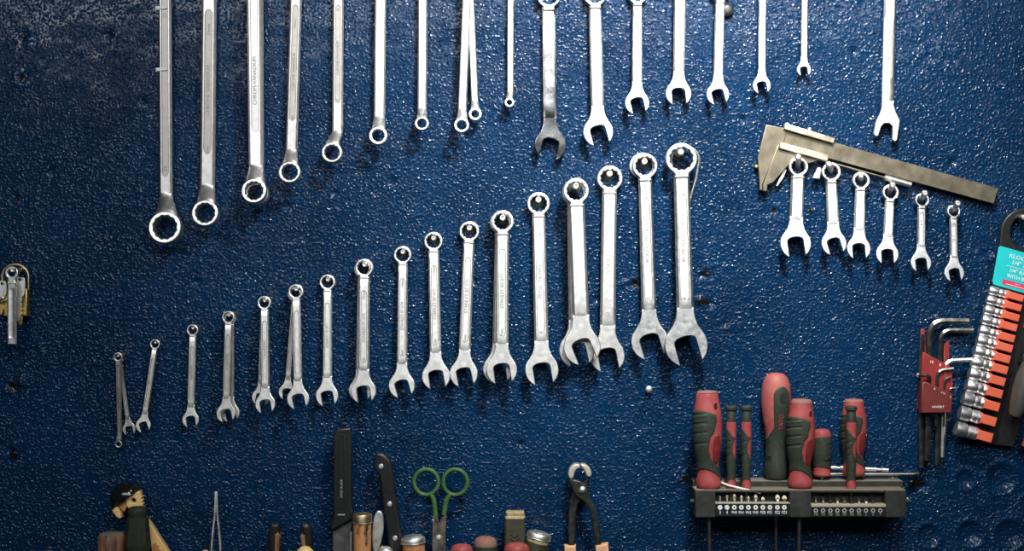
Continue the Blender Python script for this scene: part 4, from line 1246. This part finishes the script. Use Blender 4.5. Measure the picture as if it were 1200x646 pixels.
def square_handle():
    t = thing('putty_knife', 'square olive-black handle with worn yellow end, behind a red screwdriver top', 'putty knife', 603.5, 600, 24)
    b = MB()
    def sq(hw, hd, z, k=2.5):
        return [(hw * x, hd * y, z) for x, y in [(-1, -.8), (-.85, -1), (.85, -1), (1, -.8), (1, .8), (.85, 1), (-.85, 1), (-1, .8)]]
    b.loft([sq(11.6, 9.5, -5), sq(12, 10, -10), sq(12.6, 10.5, -60), sq(11, 9, -119)])
    for i in range(4):
        z = -24 - i * 5.2
        b.tube([(-4.5, -10.5, z), (0, -10.6, z - 4.2), (4.5, -10.5, z)], .8, 6)
    b.build('handle', OLIVE, t)
    b = MB().loft([sq(11.9, 9.8, -9.5), sq(11.6, 9.6, -5), sq(10.4, 8.8, -3.6), sq(10.6, 9, -3.2), sq(10.6, 9, 0), sq(9.8, 8, .8)])
    b.build('worn_end', WORNYEL, t)
square_handle()
t = chisel_handle('chisel', 'dark handle with tilted silver cap, leaning away from the square olive handle', 632.5, 625, 34, 13.2, 6, OLIVE, PALESTEEL, lean=14, crown=2, L=96)
MB().lathe([(13.6, -6), (13.9, -8.5), (13.5, -11)], 32).build('worn_edge', WORNYEL, t)

def pincers():
    ax, ay = 682, 572
    t = thing('pincers', 'black end-cutting pincers with bare steel jaws and salmon grips, standing head up', 'pincers', ax, ay, 22)
    r = lambda p: rel(p, ax, ay)
    MB().flat(r(smooth_closed([(665.5, 556), (670, 560), (674, 561.5), (680, 563), (686, 568), (689.5, 575), (692, 584), (697, 594), (701, 612), (704.5, 640), (698, 641), (693.5, 610), (690, 596), (684, 587), (676, 582), (670, 572), (666, 562)], 3)), [], 9, 1.8, -4, res=2).build('handle', DARKST, t)
    MB().flat(r(smooth_closed([(693, 556), (690.5, 563), (688, 575), (684, 586), (677, 592), (674.5, 612), (673.5, 641), (666.5, 641), (666, 612), (667.5, 592), (669.5, 580), (676, 572), (683, 566), (688, 560)], 3)), [], 9, 1.8, 3, res=2).build('handle', DARKST, t)
    MB().flat(r(smooth_closed([(678.5, 543.5), (672, 544), (667, 549), (665.5, 556), (667, 560.5), (671.5, 559.5), (673, 554), (675.5, 549.5), (679.5, 547.5)], 3)), [], 16, 1.6, 0, res=2).build('jaw', mat('bare_jaw_steel', (.40, .37, .31), (.62, .58, .50), .5, .5, 110, .15), t)
    MB().flat(r(smooth_closed([(680, 543.5), (686, 544), (691.5, 549), (693, 555), (691, 558.5), (687, 557), (684.5, 551), (681.5, 548)], 3)), [], 16, 1.6, 0, res=2).build('jaw', mat('bare_jaw_steel_b', (.40, .37, .31), (.62, .58, .50), .5, .5, 110, .15), t)
    MB().lathe([(4.4, -6), (4.4, .2), (3.4, 1.8), (1.6, 2.5), (.1, 2.7)], 22, 0, Matrix.Translation((682 - ax, -8.6, ay - 573)) @ Matrix.Rotation(R(90), 4, 'X')).build('rivet', PALESTEEL, t)
    for pts, y in (([(661, 639), (675, 638.6), (675.5, 719), (662, 719)], 3), ([(697, 638), (712.5, 635), (718, 719), (703, 719)], -4)):
        MB().flat(r(pts), [], 13, 3, y, res=2).build('grip', SALMON, t)
pincers()

# tweezers
t = thing('tweezers', 'thin steel tweezers standing points up, alone in the gap', 'tweezers', 253.5, 576, 20)
for sg in (-1, 1):
    pts = smooth_open([(sg * .5, 0, 0), (sg * .9, 0, -10), (sg * 1.6, 0, -28), (sg * 3.6, 0, -46), (sg * 5.2, 0, -70), (sg * 4.6, 0, -110), (sg * 1, 0, -143)], 5)
    b = MB()
    b.loft([[(x - .85, -1.2 - i * .1, z), (x + .85, -1.2 - i * .1, z), (x + .85, 1.2 + i * .1, z), (x - .85, 1.2 + i * .1, z)] for i, (x, y, z) in enumerate(pts)])
    b.build('arm', PALESTEEL, t)

# pliers handles
def pliers():
    t = thing('pliers', 'pair of curved black plier handles with brown insides, standing handles up', 'pliers', 341, 640, 26)
    r = lambda p: rel(p, 341, 640)
    for pts, inner in (([(318, 612.5), (322, 612), (327, 613), (328.5, 618), (328, 640), (332, 665), (338, 690), (328, 694), (318, 668), (315, 640), (315.5, 622)], [(324.5, 625), (328, 624), (328, 646), (330.5, 664), (326, 664), (321.5, 646)]),
                       ([(353.5, 612.5), (358, 612), (363, 614), (366, 621), (366.5, 640), (363, 668), (352, 694), (343, 690), (350, 665), (354.5, 640), (353, 620)], [(353.5, 625), (357.5, 626), (360.5, 646), (356, 664), (351, 664), (355, 646)])):
        hd = MB().flat(r(smooth_closed(pts, 4)), [], 15, 5, 0, res=3).build('handle', BLACK, t)
        MB().flat(r(smooth_closed(inner, 4)), [], 15.6, 4.6, -.6, res=3).build('inner_grip', mat('brown_grip', (.17, .085, .03), (.25, .14, .055), .5, 0, 90, .1), hd)
    b = MB().flat(r([(326, 684), (356, 684), (350, 719), (332, 719)]), [], 10, 2, 0).build('jaw', DARKST, t)
pliers()
t = thing('file', 'pale wooden knob low in front of the plier handles', 'file', 357.5, 642, 48)
MB().lathe([(.05, 2), (5, 1), (9.2, -3), (11.2, -9), (10.6, -18), (8, -34), (7, -74)], 28).build('handle', PALEWOOD, t)

# carved piece with a black domed cap
def domed():
    ax, ay = 148, 600
    t = thing('hand_saw', 'pale carved wooden handle with a hole and notched edge under a glossy black dome', 'saw', ax, ay, 30)
    r = lambda p: rel(p, ax, ay)
    wood = [(147, 579), (164.8, 574.8), (166, 576.5), (166, 580.5), (168, 581.5), (166.2, 584), (168.6, 586), (166.8, 588.5), (169, 590), (167.5, 592.5), (169.4, 594), (167, 600), (177, 612), (188, 629), (200, 648), (222, 690), (232, 719), (190, 719), (183, 690), (180, 650), (177, 634), (168, 622), (158, 612), (153, 597), (150, 593)]
    hole = r([(157.5 + 2.9 * math.cos(2 * PI * i / 18), 586 + 2.6 * math.sin(2 * PI * i / 18)) for i in range(18)])
    MB().flat(r(wood), [hole], 12, 1.6, 0, res=2).build('handle', PALEWOOD, t)
    MB().flat(r([(152, 581), (156, 580), (162, 588), (162, 591), (153, 591)]), [], 1.2, .2, 4.6).build('hole_shade_backing', HOLE, t)  # dark sheet put behind the hole as its shade
    MB().flat(r([(133, 597.5), (137, 593.5), (139.5, 593), (143.5, 600), (144, 606), (141.5, 607), (138, 604.5)]), [], 13, 1.6, -2, res=2).build('cheek', PALEWOOD, t)
    MB().flat(r([(139, 592), (147, 585), (152, 590), (146, 600)]), [], 8, 1, 0).build('neck', WOOD, t)
    MB().flat(r([(181, 637), (184, 634.5), (185.5, 638), (188, 639), (187, 642), (190.5, 644), (190, 648), (196, 665), (200, 690), (188, 690), (180, 655)]), [], 3, .5, -5.4).build('brown_inset', WOOD, t)
    # glossy dome: half ball cut along the wooden face
    b = MB()
    T = Matrix.Translation((148 - ax, 1, ay - 583.5)) @ Matrix.Rotation(R(-33), 4, 'Y')
    prof = [(19.4 * math.cos(q), 18.4 * math.sin(q)) for q in [PI / 2 * i / 16 for i in range(17)]]
    prof = [(18.6, -.6)] + prof[:-1] + [(.05, 18.4)]
    b.lathe(prof, 40, 0, T, .85)
    b.build('dome', GLOSSBLACK, t)
domed()

def bottle_handle():
    t = thing('chisel', 'black faceted handle with a stepped round end, in front of the domed wooden piece', 'chisel', 161.5, 594.5, 48)
    MB().lathe([(10.5, -11), (12.4, -12.5), (15.2, -42), (15, -47), (12.5, -52), (12, -124)], 8, 0, Matrix.Rotation(R(9), 4, 'Z')).build('handle', RUBBER, t)
    MB().lathe([(.05, .5), (8.2, .3), (10.6, -.8), (11.4, -2.4), (11.6, -6.5), (10.4, -9.6), (10.2, -11.6)], 32).build('end_cap', RUBBER, t)
bottle_handle()
t = thing('chisel', 'weathered brown wooden handle end beside the black faceted handle', 'chisel', 131, 625.5, 42)
MB().lathe([(.05, .8), (12, .6), (14.4, -.6), (15.6, -3), (16.2, -9), (16, -40), (13, -93)], 36).build('handle', BROWNWOOD, t)
MB().lathe([(.05, 1.4), (11, 1.2), (14, -.1), (14.3, -1), (.05, -1.1)], 32).build('end_grain', mat('grey_end_grain', (.16, .13, .10), (.24, .20, .15), .7, 0, 120, .2), t)

# small blade end between
t = thing('awl', 'tiny pinkish handle end at the lower edge beside the tweezers', 'awl', 240.5, 645.5, 30)
MB().lathe([(.05, 1), (3, .6), (4.4, -1.5), (4.6, -8), (4, -70)], 20).build('handle', SALMON, t)

# ------------------------------------------------------------------ keys, padlock and bar at the other edge
def padlock():
    ax, ay = 18, 330
    t = thing('padlock', 'worn brass padlock with a large round shackle behind the keys', 'padlock', ax, ay, 10)
    r = lambda p: rel(p, ax, ay)
    MB().flat(r([(24, 338), (33.5, 338), (34, 370.5), (6, 371), (5.5, 338)]), [], 12, 1.4, 0, res=2).build('body', BRASS, t)
    pts = [(15.5 * math.cos(a), 0, 15 + 0 + (ay - ay) - 10 + 15 * math.sin(a)) for a in [R(-8 + 196 * i / 26) for i in range(27)]]
    MB().tube([(pts[0][0], 0, -10)] + pts + [(pts[-1][0], 0, -10)], 1.9, 10).build('shackle', OLDBRASS, t)
padlock()
for lab, x, y, rot, m, d in (('bright key with a rounded bow hanging close beside the white bar', 23, 331, 2, PALESTEEL, 22), ('brass key behind the bright key, its notched blade over the padlock', 20.5, 336, -5, BRASS, 19)):
    t = thing('door_key', lab, 'key', x, y, d, rot, 0, 'keys hanging by the padlock')
    MB().flat(smooth_closed([(-5, 4), (-3, 6), (3, 6), (6.4, 3), (6.6, -12), (4, -17), (-2, -17), (-5, -12)], 4), [circ(1.6, 12, 0, 3)], 2.4, .5).build('bow', m, t)
    MB().flat([(-2.4, -16), (3, -16), (3.6, -22), (2.4, -24), (3.8, -27), (2, -29), (3.6, -32), (2.2, -34.5), (3.4, -37), (2, -40), (2.6, -43), (0, -46), (-2.4, -44)][::-1], [], 1.8, .3).build('blade', m, t)
t = thing('door_key', 'pale flat key beside the white bar, cut off by the picture edge', 'key', 3.5, 336, 17, 0, 0, 'keys hanging by the padlock')
MB().flat(smooth_closed([(-6, 5), (-2, 7), (3, 6), (4.5, 0), (4, -9), (1, -13), (-4, -12), (-7, -5)], 4), [circ(1.6, 12, -1, 3)], 2.4, .5).build('bow', PALESTEEL, t)
MB().flat([(-4, -12), (1, -12), (1.5, -18), (0, -21), (1.5, -24), (0, -30), (-2, -34), (-4, -31)][::-1], [], 1.8, .3).build('blade', BRASS, t)
t = thing('key_shank', 'crooked bright bit of wire at the picture edge beside the white bar', 'wire', 1, 350, 24)
MB().tube(smooth_open([(-6, 0, -4), (0, 0, -2), (3, -2, 1), (5, 0, 0)], 4), 1.3, 8).build('wire', CHROME, t)
def bar():
    t = thing('flat_bar_wrench', 'long white flat steel bar with a ring end, hanging in front of the keys', 'wrench', 14.3, 320, 32)
    MB().flat(ring_outline(7.6, 10.4, 13), [circ(4.6, 24)], 6, .7, 0).build('ring_end', CHROME, t)
    b = MB().loft(shank_secs(-10, -83, 10.8, 10.8, 4, (-16, -78, .6), dep=.5))
    b.text('STAINLESS', 4, -1, -58, -1.9, -90, .5)
    b.build('bar', CHROME, t)
bar()
peg(14.3, 315.5 + 1, 42, 2.6, 48, 'peg carrying the white flat bar and the keys')

# ------------------------------------------------------------------ screws in the board
t = thing('dark_screw', 'dark cross-head screw in the board beside the upper-row wrenches', 'screw', 852.5, 11.5, 6)
b = MB().lathe([(3, -8), (3, -1.4), (7.4, -1), (7.6, 0), (6, 1.6), (3, 2.2)], 24, 0, Matrix.Rotation(R(90), 4, 'X'))
b.lathe([(3, 2.2), (2.4, 1), (.1, .8)], 24, 0, Matrix.Rotation(R(90), 4, 'X'), cap=False)
b.build('head', DARKST, t)
t = thing('bright_screw', 'small bright screw head alone on the board below the largest wrench', 'screw', 760.5, 456.5, 6)
b = MB().lathe([(1.6, -8), (1.6, -1), (4, -.6), (4.1, .6), (2.6, 1.6), (1.4, 1.7)], 20, 0, Matrix.Rotation(R(90), 4, 'X'))
b.lathe([(1.4, 1.7), (1.1, .5), (.1, .4)], 20, 0, Matrix.Rotation(R(90), 4, 'X'), cap=False)
b.build('head', CHROME, t)
# ------------------------------------------------------------------ light, sky, camera
def area(name, loc, target, size, sizey, energy, color=(1, 1, 1)):
    l = bpy.data.lights.new(name, 'AREA')
    l.shape = 'RECTANGLE'
    l.size, l.size_y = size, sizey
    l.energy = energy
    l.color = color
    o = bpy.data.objects.new(name, l)
    COL.objects.link(o)
    o.location = loc
    o.rotation_euler = (Vector(target) - Vector(loc)).to_track_quat('-Z', 'Y').to_euler()
    return o
zc = ZC * .001
l = bpy.data.lights.new('workshop_lamp', 'SPOT')
l.energy = 120
l.color = (1, .985, .95)
l.spot_size = R(70)
l.spot_blend = 1.
l.shadow_soft_size = .075
o = bpy.data.objects.new('workshop_lamp', l)
COL.objects.link(o)
o.location = (.25, -.72, zc + .80)
o.rotation_euler = (Vector((.19, 0, zc + .29)) - o.location).to_track_quat('-Z', 'Y').to_euler()
l = bpy.data.lights.new('added_glint_lamp', 'POINT')  # unseen lamp added to raise glints on the board's paint
l.energy = 24
l.color = (1, .99, .97)
l.shadow_soft_size = .10
o = bpy.data.objects.new('added_glint_lamp', l)
COL.objects.link(o)
o.location = (.30, -1.95, zc + 1.15)
area('window_light', (-.12, -2.3, zc + .93), (-.05, 0, zc + .05), 2.6, .46, 31, (.95, .98, 1))
w = bpy.data.worlds.new('workshop_gloom')
SC.world = w
w.use_nodes = True
w.node_tree.nodes['Background'].inputs['Color'].default_value = (.75, .85, 1, 1)
w.node_tree.nodes['Background'].inputs['Strength'].default_value = .012

cam = bpy.data.cameras.new('camera')
cam.sensor_width = 36
cam.lens = 54
cam.clip_start = .05
co = bpy.data.objects.new('camera', cam)
COL.objects.link(co)
co.location = (0, -DIST * .001, zc)
co.rotation_euler = (R(90), 0, 0)
SC.camera = co
vs = SC.view_settings
vs.view_transform = 'Standard'
vs.look = 'None'
vs.gamma = 1
vs.use_curve_mapping = False
vs.exposure = 0.
